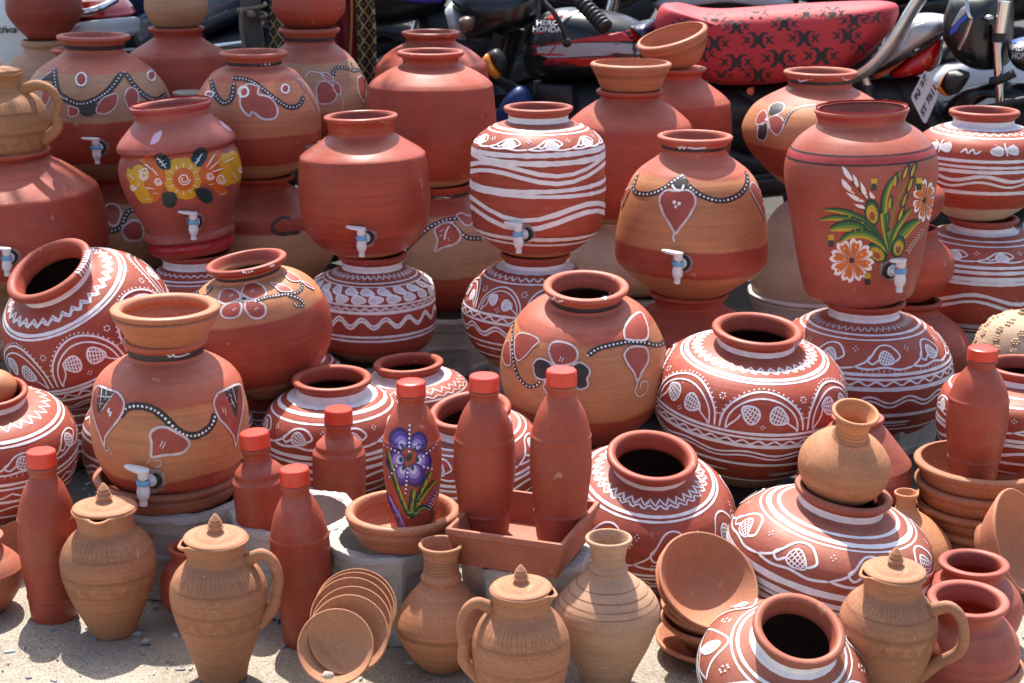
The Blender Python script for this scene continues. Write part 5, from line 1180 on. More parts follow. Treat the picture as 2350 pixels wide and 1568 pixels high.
jug('lidded clay jug with handle on its left at the lower edge', 1196, 1440, 2.14, (1353, 74, 9), [(1370, 67), (1390, 66), (1402, 72), (1428, 96), (1462, 111), (1500, 113), (1550, 103), (1600, 84), (1640, 64), (1664, 52)], hang=-84, spang=72, hrows=(1402, 1548, 66))
jug('lidded clay jug with handle on its right in front of the broad white pot', 2032, 1410, 2.20, (1308, 74, 9), [(1326, 66), (1345, 65), (1358, 72), (1382, 96), (1412, 110), (1448, 110), (1495, 100), (1540, 84), (1580, 66), (1596, 54)], hang=66, spang=-76, hrows=(1384, 1534, 72), roll=2, tilt=2)
jug('brown lidded clay jug standing on the large red tap pot at the left edge', -2, 280, 3.75, (168, 64, 9), [(184, 57), (198, 57), (208, 66), (226, 92), (256, 109), (290, 112), (320, 108), (342, 100), (350, 90)], hang=80, spang=-80, hrows=(210, 318, 80), hsize=.85, mat=plain((.40, .19, .085), speck=True, rough=.75))
vase('small orange clay vase with ringed neck, in front of the round dish', 1014, 1420, 2.325, (1250, 52, 8), [(1264, 43), (1282, 40), (1300, 40), (1316, 43), (1322, 47), (1328, 47), (1334, 43, 'c'), (1342, 50), (1380, 84), (1415, 104), (1432, 106), (1462, 96), (1500, 72), (1524, 50), (1532, 38)], plain((.46, .20, .10), speck=True, rough=.7), rings=(1280, 1287, 1294, 1301, 1308, 1432, 1437))
vase('large beige clay vase with flared lip, centre of the front row', 1394, 1400, 2.262, (1236, 54, 10), [(1252, 44), (1276, 39), (1290, 39), (1297, 43), (1304, 45), (1310, 43), (1325, 58), (1355, 96), (1382, 116), (1405, 120), (1435, 113), (1480, 94), (1530, 68), (1565, 54), (1574, 46)], plain((.49, .285, .175), speck=True, rough=.75, streak=.14), rings=(1335, 1350, 1364, 1378))
Pot('clay_pot', 'red clay pot at the left edge in front of the leftmost bottle', 'pot', -46, 1310, 2.53, (1232, 60, 9), [(1246, 50), (1258, 54), (1285, 84), (1303, 98, 'c'), (1340, 92), (1380, 66), (1402, 44)], plain((.38, .11, .06))).done()
Pot('clay_pot', 'small red clay pot half hidden behind the tall lidded jug', 'pot', 440, 1330, 2.50, (1256, 50, 9), [(1270, 42), (1284, 46), (1312, 68), (1345, 76), (1380, 66), (1408, 42)], plain(RED), mouth=.78).done()
def loose_bowl(name, label, cat, u, v, Y, r_, dep, base, roll, tilt, mat, th=.005, n=64, lipw=.004):
    q2 = lambda t: dep*t**2.3
    pr = [(max(.001, (r_-th)*t), th+(q2(t)-th*t)) for t in [i/14 for i in range(14)]]+[(r_-th*.95, dep-.002), (r_-th*.75, dep), (r_-th*.25, dep+.0004), (r_, dep-.0022), (r_-lipw*.25, dep-.006)]+[(max(base, r_*t), q2(t)) for t in [1-i/12 for i in range(2, 9)] if r_*t > base]+[(base, max(.0005, q2(base/r_)*.9)), (base*.95, 0)]
    vs, fs = lathe_mesh(pr[:-1]+[pr[-1]], n, cap_last=True)
    o = mk(name, vs, fs, mat); M = Matrix.Translation(at(u, v, Y)) @ Matrix.Rotation(R(roll), 4, 'Y') @ Matrix.Rotation(R(tilt), 4, 'X') @ Matrix.Translation((0, 0, -dep))
    o.matrix_basis = M; tag(o, label, cat); return o
PL = clay('plate_clay', [(9, (.45, .205, .105))], .02, rough=.75, streak=.02, speck=True, seed=31, dust=.2)
names = ['frontmost', 'second', 'third', 'fourth', 'fifth', 'rearmost']
for k, (u, v, Y, hw, tl) in enumerate(((770, 1484, 2.165, 88, 62), (800, 1456, 2.185, 92, 60), (806, 1436, 2.215, 93, 58), (806, 1418, 2.24, 95, 56), (812, 1404, 2.262, 95, 54), (816, 1396, 2.282, 95, 53))):
    loose_bowl('clay_plate', '%s of the shallow clay plates leaning in a row on the ground' % names[k], 'plate', u, v, Y, hw*mpp(v, Y), .029, hw*mpp(v, Y)*.30, (5, 9, 3, 6, 2, 5)[k], tl-(6, 3, 5, 2, 4, 3)[k], PL, .0035)
pebble(752, 1556, .0075, 'pinkish pebble lying on the rim of the frontmost plate', (.52, .38, .32), Y=2.11)
BW = clay('bowl_clay', [(9, (.47, .175, .088))], .05, rough=.7, streak=.03, speck=True, seed=34)
ax = Matrix.Rotation(R(23), 3, 'Y') @ Matrix.Rotation(R(37), 3, 'X') @ Vector((0, 0, 1)); rb_ = 125*mpp(1331, 2.36)
for k, (d, lab) in enumerate(((0, 'topmost tipped clay bowl of the stack beside the beige vase'), (.012, 'second tipped clay bowl of the stack beside the beige vase'))):
    o = loose_bowl('clay_bowl', lab, 'bowl', 1628, 1331, 2.36, rb_*(1-.01*k), .055, rb_*.45, 23-2*k, 37-2*k, BW, .006)
    o.matrix_basis = Matrix.Translation(-ax*d) @ o.matrix_basis
for lab, u, v, r_, dep, rl, tl in (('upper level clay bowl under the tipped bowls beside the beige vase', 1630, 1391, 114, .052, 5, 3), ('middle level clay bowl under the tipped bowls beside the beige vase', 1632, 1416, 116, .052, 2, 2), ('lowest wide clay dish under the tipped bowls beside the beige vase', 1632, 1458, 128, .042, 0, 1)):
    loose_bowl('clay_bowl', lab, 'bowl', u, v, 2.37, r_*mpp(v, 2.37), dep, r_*mpp(v, 2.37)*.5, rl, tl, BW, .007)
loose_bowl('clay_bowl', 'large clay bowl tipped on its side at the right edge', 'bowl', 2346, 1243, 2.60, .094, .068, .045, 60, 34, clay('side_bowl', [(9, (.45, .17, .09))], .05, rough=.7, streak=.03, speck=True, seed=36), .006)
loose_bowl('clay_bowl', 'tan clay bowl tipped behind the leftmost bottle', 'bowl', 40, 1285, 2.66, .078, .05, .04, -14, 46, BW, .006)
for k, vr in enumerate((1196, 1151, 1107, 1062)):
    bowl('clay_bowl', ['lowest', 'second from the bottom', 'second from the top', 'topmost'][k]+' of the wide brown bowls stacked under the right hand bottle', 2246, vr+40, 2.84, (vr, 150-1.5*(3-k), 15), [(vr+17, 136), (vr+32, 133), (vr+56, 116), (vr+72, 100)], plain((.40, .155, .078), speck=True, rough=.72), notch=(vr+20, 14), wall=12, roll=(1.2, -1, .8, 1)[k])
vase('orange clay vase leaning behind the broad white banded pot, only its lip and flank visible', 2072, 1250, 2.75, (1132, 28, 7), [(1143, 23), (1158, 22), (1172, 30), (1198, 68), (1230, 100), (1260, 112), (1295, 98), (1325, 60)], plain((.50, .22, .10), speck=True))
Pot('clay_pot', 'small red pot with wide mouth, rear of the pair at lower right', 'pot', 2228, 1380, 2.41, (1293, 80, 11), [(1310, 69), (1322, 69), (1338, 90), (1362, 110), (1392, 116), (1430, 106), (1462, 80), (1478, 60)], plain((.37, .08, .055)), mouth=.76, inside=False).done()
Pot('clay_pot', 'small red wide mouthed pot standing in a dish at lower right', 'pot', 2212, 1470, 2.25, (1372, 91, 12), [(1392, 79), (1410, 77), (1428, 98), (1458, 120), (1492, 126), (1530, 116), (1562, 86), (1572, 66)], plain((.37, .08, .055)), mouth=.78, tilt=4, pv=1480, inside=False).done()
bowl('clay_dish', 'notched clay dish under the front small red pot at lower right', 2226, 1560, 2.25, (1520, 118, 13), [(1536, 112), (1556, 102), (1580, 84), (1590, 74)], plain((.42, .16, .085), speck=True), notch=(1540, 14), wall=14)
# ================================================================== MOTORCYCLES AND SCOOTERS BEHIND
BLK = simple('gloss_black_paint', (.010, .010, .011), .30, noise=.05, coat=.2); PLA = simple('black_plastic', (.014, .014, .015), .5, noise=.15)
ENG = simple('dark_engine_metal', (.030, .030, .032), .45, metal=.6, noise=.3, nscale=40); TYR = simple('tyre_rubber', (.017, .017, .018), .75, noise=.2)
CHR = simple('chrome', (.62, .62, .63), .14, metal=1, noise=.04); ALU = simple('aluminium', (.62, .62, .63), .32, metal=.85, noise=.06)
SILV = simple('silver_paint', (.46, .47, .49), .3, metal=.3, coat=.5, noise=.03); GRY = simple('grey_decal', (.42, .41, .42), .35, noise=.05); REDD = simple('red_decal', (.50, .022, .018), .3, noise=.05)
AMB = simple('amber_lens', (.62, .19, .012), .25, noise=.1, nscale=120); REDL = simple('red_lens', (.50, .010, .008), .12, noise=.25, nscale=25, coat=.5); WHP = simple('white_body_paint', (.66, .68, .69), .3, noise=.03, coat=.5)
BLU = simple('blue_decal', (.05, .10, .50), .35); NAVY = simple('navy_panel', (.010, .018, .055), .3, coat=.3); LENS = simple('clear_lens', (.50, .52, .53), .15, noise=.2, nscale=30, coat=.5)
SEATV = simple('black_vinyl', (.018, .018, .019), .35, noise=.1, bump=.2, bscale=300); MAR = simple('maroon_decal', (.14, .012, .03), .3)
VIO = simple('violet_decal', (.10, .06, .42), .35)
class Side:
    """a vehicle's side plane; P(a, b, off) gives a point, off metres out towards the viewer"""
    def __init__(self, A, B):
        self.A = Vector((A.x, A.y, 0)); e = Vector((B.x-A.x, B.y-A.y, 0)).normalized(); self.e = e; self.n = Vector((e.y, -e.x, 0))
    def pic(self, u, v, off=0):
        d = ray(u, v); t = (self.A-CAM).dot(self.n)/d.dot(self.n); return CAM+d*t+self.n*off
    def m(self, x, z, off=0):
        return self.A+self.e*x+Vector((0, 0, z))+self.n*off
def puff(name, P, poly, t, mat, parent, off=0, rings=6, sm=True, pw=2.4, sharp=None):
    o2 = catmull(list(poly)+[poly[0]], 4)[:-1] if sm else list(poly)
    n = len(o2); cx = sum(p_[0] for p_ in o2)/n; cy = sum(p_[1] for p_ in o2)/n; vs, fs = [], []
    fr = [math.sin(math.pi/2*i/(rings-1)) for i in range(rings)]
    rows = [(f, 1) for f in fr[1:]]+[(f, -1) for f in fr[1:-1][::-1]]
    vs.append(P(cx, cy, off+t))
    for f, sg in rows:
        h = off+sg*t*max(0, 1-f**pw)**(1/pw)
        for a, b in o2: vs.append(P(cx+(a-cx)*f, cy+(b-cy)*f, h))
    vs.append(P(cx, cy, off-t)); L_ = len(vs)-1; m = len(rows)
    for i in range(n): fs.append((0, 1+i, 1+(i+1) % n))
    for k in range(m-1):
        for i in range(n): fs.append((1+k*n+i, 1+(k+1)*n+i, 1+(k+1)*n+(i+1) % n, 1+k*n+(i+1) % n))
    for i in range(n): fs.append((L_, 1+(m-1)*n+(i+1) % n, 1+(m-1)*n+i))
    return mk(name, vs, fs, mat, parent, sharp=sharp)
def bar(name, P, pts, r_, mat, parent, n=10, flat=1.0, k=5):
    pp = curve3([P(*p_) for p_ in pts], k) if len(pts) > 2 else [P(*p_) for p_ in pts]
    vs, fs = tube_mesh(pp, r_, n, flat); return mk(name, vs, fs, mat, parent, sharp=50)
def wheel(sd, x, z, r_, parent, w_=.05, spokes=5, rimm=None):
    c = sd.m(x, z); M = Matrix.Translation(c) @ Matrix(((sd.e.x, 0, sd.n.x), (sd.e.y, 0, sd.n.y), (0, 1, 0))).to_4x4()
    M = Matrix(((sd.e.x, 0, sd.n.x, c.x), (sd.e.y, 0, sd.n.y, c.y), (0, 1, 0, c.z), (0, 0, 0, 1)))
    def tor(R0, rr, sq, n=40, m=12):
        vs, fs = [], []
        for i in range(n):
            a = 2*math.pi*i/n
            for j in range(m):
                b = 2*math.pi*j/m; q_ = R0+rr*math.cos(b); vs.append(M @ Vector((q_*math.cos(a), q_*math.sin(a), rr*sq*math.sin(b))))
        for i in range(n):
            for j in range(m): fs.append((i*m+j, ((i+1) % n)*m+j, ((i+1) % n)*m+(j+1) % m, i*m+(j+1) % m))
        return vs, fs
    ty = mk('wheel', *tor(r_-w_, w_, .9), TYR, parent)
    mk('rim', *tor(r_-w_*2.05, .012, 1.6), rimm or ALU, ty)
    hub = lathe_mesh([(.055, -.05), (.065, -.03), (.065, .03), (.04, .055)], 20, cap_first=True, cap_last=True); mk('hub', *xf(hub, M), ENG, ty)
    for i in range(spokes):
        a = 2*math.pi*i/spokes; vs, fs = tube_mesh([M @ Vector((.05*math.cos(a), .05*math.sin(a), 0)), M @ Vector(((r_-w_*2)*math.cos(a), (r_-w_*2)*math.sin(a), 0))], .014, 8); mk('spoke', vs, fs, rimm or ALU, ty)
    return ty
def text2d(s_, bold=.03):
    cu = bpy.data.curves.new('lettering', 'FONT'); cu.body = s_; cu.size = 1; cu.offset = bold; cu.resolution_u = 3
    o = bpy.data.objects.new('lettering', cu); C.objects.link(o); bpy.context.view_layer.update()
    dg = bpy.context.evaluated_depsgraph_get(); me = o.evaluated_get(dg).to_mesh(); vs = [(v.co.x, v.co.y) for v in me.vertices]; fs = [tuple(p_.vertices) for p_ in me.polygons]
    o.evaluated_get(dg).to_mesh_clear(); bpy.data.objects.remove(o); bpy.data.curves.remove(cu)
    x0, x1 = min(v[0] for v in vs), max(v[0] for v in vs); y0, y1 = min(v[1] for v in vs), max(v[1] for v in vs)
    return [((a-x0)/(x1-x0), (b-y0)/(y1-y0)) for a, b in vs], fs
def lettering(s_, O, X, Yv, look, mat, parent, bold=.03, inv=None):
    """text fitted into the picture-space parallelogram O, O+X, O+Y (O lower left), laid on the surface that look() returns"""
    t2, fs = text2d(s_, bold); vs = []
    for a, b in t2:
        h = look(O[0]+X[0]*a+Yv[0]*b, O[1]+X[1]*a+Yv[1]*b)
        vs.append(h[0]+h[1]*.0055 if h else Vector((0, 0, -5)))
    keep = [f for f in fs if all(vs[i].z > -1 for i in f)]
    return mk('lettering', vs, keep, mat, parent, smooth=False)
# ---------------------------------------------------------------- the near motorcycle with the red seat
sd = Side(at(1503, 130, 5.06), at(2170, 130, 4.82)); P = sd.pic
bike = empty('motorcycle', sd.m(0, 0)); bike.matrix_basis = Matrix.Identity(4)
tag(bike, 'black and red motorcycle with red patterned seat cover parked behind the pots', 'motorcycle')
puff('engine', P, [(1225, 185), (1350, 175), (1480, 190), (1560, 240), (1600, 330), (1560, 430), (1400, 450), (1280, 420), (1220, 320)], .13, ENG, bike)
puff('side_cover', P, [(1500, 150), (1620, 190), (1700, 200), (1760, 240), (1720, 300), (1600, 300), (1520, 240)], .13, PLA, bike)
puff('rear_frame', P, [(1640, 195), (1900, 185), (2050, 180), (2110, 220), (2060, 300), (1900, 330), (1760, 330), (1680, 280)], .09, PLA, bike)
puff('exhaust', P, [(1600, 400), (1800, 380), (2050, 350), (2120, 355), (2110, 385), (1900, 420), (1650, 440)], .05, ENG, bike, off=.14)
x_ax = lambda u: (P(u, 300)-sd.A).dot(sd.e)
wheel(sd, x_ax(2030), .30, .30, bike); wheel(sd, x_ax(1090), .30, .30, bike)
tank = puff('fuel_tank', P, [(1216, 165), (1206, 120), (1216, 70), (1240, 36), (1290, 18), (1360, 20), (1430, 36), (1480, 62), (1500, 100), (1504, 140), (1488, 166), (1400, 176), (1300, 180), (1240, 178)], .135, BLK, bike, pw=3)
tp = Paint(tank, mpp(100, 5.1)); tp.base = .003
def decal(pts, m_): tp.patch(pts, tp.pix, m_, rings=4)
Z3 = lambda pts: [(1004+.2197*x, .2197*y) for x, y in pts]
decal(Z3([(980, 485), (1200, 455), (1500, 405), (1750, 360), (2030, 315), (2100, 370), (2160, 432), (1900, 438), (1500, 442), (1250, 462), (1020, 492)]), REDD)
decal(Z3([(1040, 496), (1250, 470), (1500, 450), (1850, 446), (2150, 444), (2130, 520), (2105, 572), (1700, 582), (1350, 600), (1160, 604), (1050, 568)]), GRY)
decal(Z3([(1150, 615), (1400, 608), (1800, 592), (2110, 588), (2110, 660), (1850, 690), (1500, 690), (1110, 672)]), REDD)
decal(Z3([(1110, 650), (1200, 630), (1330, 640), (1500, 685), (1110, 680)]), MAR)
decal(Z3([(1120, 215), (1190, 160), (1270, 122), (1365, 118), (1300, 170), (1265, 215)]), REDD); decal(Z3([(1275, 235), (1330, 170), (1410, 128), (1510, 118), (1400, 170), (1320, 230), (1285, 262)]), GRY)
for a, b in (((1245, 470), (1150, 590)), ((1035, 490), (1015, 560)), ((1015, 565), (1330, 575))): tp.line(Z3([a, b]), 4, REDD)
lk = tp.pix
lettering('HERO', Z3([(1045, 276)])[0], (50.5, 0), (0, -12), lk, WHG, tank); lettering('HONDA', Z3([(1008, 338)])[0], (65, 1), (0, -12.5), lk, WHG, tank)
tp.line(Z3([(1000, 346), (1130, 346)]), 3.5, REDD); tp.finish({'red_decal': 'stripe', 'grey_decal': 'stripe', 'maroon_decal': 'stripe'})
puff('tank_trim', P, [(1455, 52), (1500, 45), (1508, 75), (1500, 98), (1478, 84)], .12, NAVY, bike)
seat = puff('seat', P, [(1503, 85), (1505, 40), (1520, 10), (1545, 9), (1580, 18), (1640, 22), (1740, 16), (1860, 8), (1980, 3), (2040, 4), (2062, 16), (2056, 50), (2020, 100), (1970, 145), (1925, 168), (1860, 180), (1770, 190), (1690, 193), (1630, 184), (1570, 156), (1525, 125)], .15, simple('red_seat_cloth', (.52, .036, .046), .62, noise=.08, nscale=25, bump=.35, bscale=700), bike, pw=3.6)
spn = Paint(seat, mpp(100, 5.0)); SX = simple('black_print', (.035, .028, .032), .7)
for cx, cy, k in ((1565, 55, .75), (1560, 100, .8), (1640, 45, .8), (1735, 28, .75), (1690, 62, .85), (1800, 55, .85), (1910, 30, .8), (1850, 30, .7), (1610, 125, .9), (1640, 100, .95), (1740, 92, 1.0), (1845, 88, 1.0), (1960, 48, .85), (1945, 82, .95), (1690, 143, 1.05), (1788, 134, 1.1), (1885, 128, 1.1), (1600, 165, .8), (1740, 172, .9), (1835, 165, .9), (1655, 176, .8), (2010, 40, .7), (1975, 110, .7)):
    for pts, w_ in (([(-14, -21), (0, 0), (14, 21)], 9), ([(14, -21), (0, 0), (-14, 21)], 9), ([(-20, -9), (-33, 9)], 5), ([(-33, -9), (-20, 9)], 5), ([(20, -9), (33, 9)], 5), ([(33, -9), (20, 9)], 5), ([(-16, -21), (-26, -17)], 4), ([(16, -21), (26, -17)], 4), ([(-20, 20), (-8, 21)], 5), ([(20, 20), (8, 21)], 5), ([(-30, -6), (-40, -11)], 3), ([(30, -6), (40, -11)], 3), ([(-32, 7), (-40, 12)], 3), ([(32, 7), (40, 12)], 3), ([(-12, 0), (12, 0)], 7)):
        spn.line([(cx+a*k*.95, cy+b*k*.8) for a, b in pts], w_*k, SX, smooth=False, taper=.8)
spn.finish({'black_print': 'printed_pattern'})
puff('tail_panel', P, [(1995, 172), (2040, 130), (2070, 60), (2085, 36), (2130, 30), (2172, 36), (2178, 50), (2160, 75), (2110, 105), (2060, 135)], .10, SILV, bike, pw=3.2)
puff('tail_stripe', P, [(2004, 168), (2060, 140), (2092, 122), (2060, 150), (2010, 180)], .108, simple('orange_decal', (.40, .06, .02), .35), bike, pw=4)
puff('tail_lamp', P, [(2040, 166), (2085, 130), (2120, 108), (2160, 82), (2166, 100), (2158, 140), (2140, 160), (2100, 172), (2055, 178)], .10, REDL, bike, pw=3)
bar('grab_rail', P, [(2120, -16, .13), (2096, 20, .135), (2060, 80, .145), (2025, 125, .15), (1990, 155, .15), (1950, 172, .145)], .027, ALU, bike, 12, .5)
bar('rail_bracket', P, [(1990, 160, .13), (2000, 195, .12), (2002, 208, .10)], .012, ALU, bike)
bar('shock_absorber', P, [(1995, 185, .12), (2010, 300, .12)], .022, ENG, bike)
bar('footrest_bolt', P, [(1738, 196, .10), (1738, 196, .15)], .011, CHR, bike)
puff('rear_fender', P, [(2040, 180), (2110, 176), (2150, 230), (2180, 300), (2200, 380), (2170, 380), (2130, 300), (2090, 240), (2050, 210)], .06, PLA, bike)
for nm, poly, o_ in (('rear_indicator', [(2018, 225), (2040, 214), (2044, 232), (2030, 240)], .12),): puff(nm, P, poly, .02, AMB, bike, off=o_)
def plate():
    cs = [(2091, 223), (2123, 286), (2156, 210), (2124, 161)]   # left, bottom, right, top as seen
    pp = [at(u, v, y) for (u, v), y in zip(cs, (4.70, 4.655, 4.655, 4.70))]
    c = sum(pp, Vector())/4; n_ = (pp[1]-pp[0]).cross(pp[3]-pp[0]).normalized()
    if n_.dot(CAM-c) < 0: n_ = -n_
    vs, fs = [], []; rnd = []
    for i in range(4):
        a, b, d = pp[i], pp[i-1], pp[(i+1) % 4]
        rnd += [a+(b-a)*.10, a+(b-a)*.03+(d-a)*.03, a+(d-a)*.10]
    for o in (.0015, -.0015): vs += [x+n_*o for x in rnd]
    m = len(rnd); fs = [tuple(range(m)), tuple(range(2*m-1, m-1, -1))]+[(i, m+i, m+(i+1) % m, (i+1) % m) for i in range(m)]
    pl = mk('number_plate', vs, fs, simple('plate_white', (.68, .68, .67), .4), bike, smooth=False)
    rim_, fr_ = tube_mesh([x for x in rnd]+[rnd[0]], .0022, 6, cap=False); mk('plate_edge', rim_, fr_, simple('plate_rim', (.7, .7, .7), .35), pl)
    look = lambda u, v: ((lambda d: (CAM+d*((c-CAM).dot(n_)/d.dot(n_))+n_*.0012, n_))(ray(u, v)))
    kb = simple('plate_black', (.02, .02, .022), .5)
    lettering('RJ 27', (2106, 235), (25, -55), (-7, -13), look, kb, pl, .045); lettering('ST 7511', (2120, 271), (31, -64), (-7, -14), look, kb, pl, .045)
plate()
# front end
puff('headlamp_cowl', P, [(1080, 92), (1088, 40), (1050, 10), (1060, -20), (1150, -30), (1225, -20), (1236, 20), (1222, 52), (1180, 72), (1120, 92)], .12, BLK, bike, pw=3)
cw = Paint(bike.children[-1], mpp(40, 5.2)); cw.base = .003; cw.patch(Z3([(385, 405), (470, 290), (640, 150), (860, 0), (960, 0), (1010, 70), (800, 190), (560, 310), (420, 395)]), cw.pix, GRY, 4)
cw.patch(Z3([(380, 415), (560, 325), (850, 195), (1030, 130), (1040, 180), (850, 240), (560, 350)]), cw.pix, REDD, 4); cw.line(Z3([(450, 390), (490, 290)]), 4, REDD); cw.line(Z3([(545, 330), (640, 170)]), 4, REDD); cw.finish({'red_decal': 'stripe', 'grey_decal': 'stripe'})
puff('headlamp', P, [(1030, 15), (1048, 0), (1075, 30), (1085, 80), (1062, 92), (1045, 70)], .10, LENS, bike)
puff('front_indicator_inset', P, [(1079, 36), (1095, 28), (1116, 34), (1108, 62), (1086, 66)], .05, simple('smoked_lens', (.20, .12, .09), .2, coat=.5), bike, off=.10)
puff('indicator', P, [(1152, 120), (1166, 106), (1180, 130), (1192, 150), (1186, 163), (1170, 150)], .035, AMB, bike, off=.22); puff('indicator_housing', P, [(1164, 104), (1184, 98), (1200, 120), (1200, 146), (1191, 152), (1178, 128)], .034, PLA, bike, off=.20)
bar('fork', P, [(1168, 70, .10), (1090, 330, .10)], .024, ENG, bike); bar('fork', P, [(1168, 70, -.10), (1090, 330, -.10)], .024, ENG, bike)
puff('front_fender', P, [(960, 280), (990, 215), (1060, 176), (1130, 172), (1180, 200), (1190, 215), (1120, 200), (1050, 215), (1000, 260)], .065, BLK, bike)
puff('leg_guard', P, [(1180, 240), (1200, 205), (1226, 180), (1246, 184), (1258, 215), (1262, 260), (1200, 280)], .05, simple('blue_plastic_guard', (.012, .035, .16), .5), bike, off=.2)
puff('battery_cover', P, [(1254, 180), (1338, 184), (1345, 235), (1300, 240), (1256, 232)], .03, PLA, bike, off=.13, sm=False, sharp=40)
bar('brake_lever', P, [(1318, -14, .36), (1340, 8, .37), (1358, 40, .37), (1364, 68, .36)], .0075, CHR if False else PLA, bike)
bl = lathe_mesh([(.014*math.sin(t*.45), -.014*math.cos(t*.45)) for t in range(8)], 14); mk('lever_ball', *xf(bl, Matrix.Translation(P(1366, 73, .36))), PLA, bike)
gp = curve3([P(1385, -14, .30), P(1420, 16, .33), P(1452, 42, .36)], 12); mk('handlebar_grip', *tube_mesh(gp, [.019+(.005 if i % 3 else -.003) for i in range(len(gp))], 16), PLA, bike, sharp=60)
bar('handlebar', P, [(1240, -20, 0), (1300, -18, .2), (1385, -14, .30)], .012, ENG, bike)
# ---------------------------------------------------------------- generic parked machines
def motorcycle(label, A, B, col, dec=None, seatm=None, flip=1):
    s_ = Side(A, B); Q = s_.m; b = empty('motorcycle', (0, 0, 0)); tag(b, label, 'motorcycle')
    wheel(s_, -.62*flip, .29, .29, b); wheel(s_, .62*flip, .29, .29, b)
    T = lambda pts: [(x*flip, z) for x, z in pts]
    puff('engine', Q, T([(-.28, .25), (-.30, .45), (-.1, .56), (.15, .55), (.25, .38), (.2, .22), (-.05, .18)]), .13, ENG, b)
    tk = puff('fuel_tank', Q, T([(-.36, .80), (-.34, .92), (-.2, .985), (0, .95), (.14, .84), (.14, .74), (-.05, .68), (-.28, .70)]), .13, col, b, pw=3)
    if dec: puff('stripe', Q, T([(-.34, .80), (-.1, .87), (.12, .80), (.12, .76), (-.1, .78), (-.33, .76)]), .136, dec, b, pw=4)
    puff('seat', Q, T([(.10, .80), (.12, .86), (.3, .85), (.55, .90), (.76, .91), (.80, .87), (.6, .80), (.3, .76)]), .13, seatm or SEATV, b)
    puff('side_panel', Q, T([(.05, .74), (.4, .76), (.46, .66), (.3, .5), (.08, .5)]), .12, PLA, b)
    puff('tail', Q, T([(.45, .78), (.8, .86), (.95, .88), (.96, .82), (.75, .72), (.5, .70)]), .09, col, b); puff('tail_lamp', Q, T([(.93, .80), (.99, .86), (.99, .78), (.95, .75)]), .07, REDL, b)
    puff('headlamp_cowl', Q, T([(-.52, .80), (-.6, .95), (-.52, 1.1), (-.42, 1.05), (-.38, .9)]), .10, col, b); puff('headlamp', Q, T([(-.60, .84), (-.63, .92), (-.60, 1.0), (-.55, .92)]), .08, LENS, b)
    for o_ in (-.09, .09): bar('fork', Q, [(-.44*flip, .95, o_), (-.62*flip, .29, o_)], .022, CHR, b)
    puff('front_fender', Q, T([(-.95, .45), (-.85, .58), (-.68, .63), (-.5, .58), (-.4, .48), (-.5, .53), (-.68, .58), (-.84, .53)]), .06, col, b)
    bar('handlebar', Q, [(-.36*flip, 1.02, -.36), (-.42*flip, 1.04, -.2), (-.44*flip, 1.0, 0), (-.42*flip, 1.04, .2), (-.36*flip, 1.02, .36)], .012, CHR, b)
    bar('exhaust', Q, [(-.2*flip, .3, .13), (.1*flip, .22, .14), (.8*flip, .34, .14)], .04, ENG, b)
    return b
def rowbike(label, u, Y, dx, col, dec=None, seatm=None, flip=1):
    c = at(u, 200, Y); A = Vector((c.x, c.y, 0)); B = A+Vector((1, dx, 0)); return motorcycle(label, A, B, col, dec, seatm, flip)
rowbike('dark motorcycle with violet and white tank stripe in the shade left of the red seat', 930, 5.95, .10, BLK, VIO)
rowbike('dark motorcycle with plain black seat parked right behind the red seat', 1720, 5.75, -.05, BLK, GRY)
rowbike('navy motorcycle in the deep shade behind the wooden post', 380, 6.0, .25, NAVY, GRY)
rowbike('black motorcycle with shiny wrapped seat behind the tail lamp', 2330, 6.1, .1, BLK, None, simple('plastic_wrap', (.10, .10, .11), .12, noise=.5, nscale=60, bump=.8, bscale=40))
rowbike('black motorcycle in the far row behind the hanging cloth', 1250, 6.9, 0, BLK, REDD)
rowbike('black motorcycle in the far row behind the white scooter', 60, 7.2, 0, BLK, GRY); rowbike('black motorcycle in the far row at the right', 1980, 7.1, 0, BLK, GRY); rowbike('black motorcycle in the far row behind the post', 640, 7.2, .1, BLK, BLU)
# navy side panel with lettering, nearer part of the dark bike left of the post
s2 = Side(at(470, 60, 5.5), at(560, 60, 5.35)); nb = empty('motorcycle', (0, 0, 0)); tag(nb, 'dark blue motorcycle with lettered side panel directly left of the wooden post', 'motorcycle')
pn = puff('side_panel', s2.pic, [(330, 40), (420, 0), (500, -25), (640, -40), (660, 0), (600, 40), (520, 75), (420, 105), (340, 110)], .09, NAVY, nb, pw=3.5)
pp_ = Paint(pn, mpp(50, 5.4)); pp_.base = .003; Z2 = lambda pts: [(447.5+.1758*x, .1758*y) for x, y in pts]
pp_.patch(Z2([(60, 310), (300, 200), (560, 90), (590, 150), (380, 260), (100, 400)]), pp_.pix, simple('grey_blue_decal', (.09, .10, .13), .35), 4)
lettering('HONDA', Z2([(-60, 345)])[0], (38, -14), (-1, -8), pp_.pix, GRY, pn, .01); lettering('POWER START', Z2([(190, 265)])[0], (46, -20), (-1, -6), pp_.pix, GRY, pn, .01); pp_.finish({'grey_blue_decal': 'stripe'})
puff('engine', s2.pic, [(480, 90), (600, 60), (640, 120), (620, 200), (500, 210)], .10, ENG, nb)
for k in range(7):
    bar('spring_coil', s2.pic, [(513+k*4.5, 66+k*9, .12), (524+k*4.5, 62+k*9, .125), (532+k*4.5, 66+k*9, .12)], .005, simple('red_spring', (.30, .02, .02), .4), nb)
bar('exhaust', s2.pic, [(540, 118, .12), (560, 106, .12), (640, 95, .12)], .018, CHR, nb); wheel(s2, -.62, .29, .29, nb); wheel(s2, .55, .29, .29, nb)
puff('seat', s2.pic, [(380, -30), (500, -50), (640, -60), (640, -40), (500, -20), (400, 5)], .13, SEATV, nb)
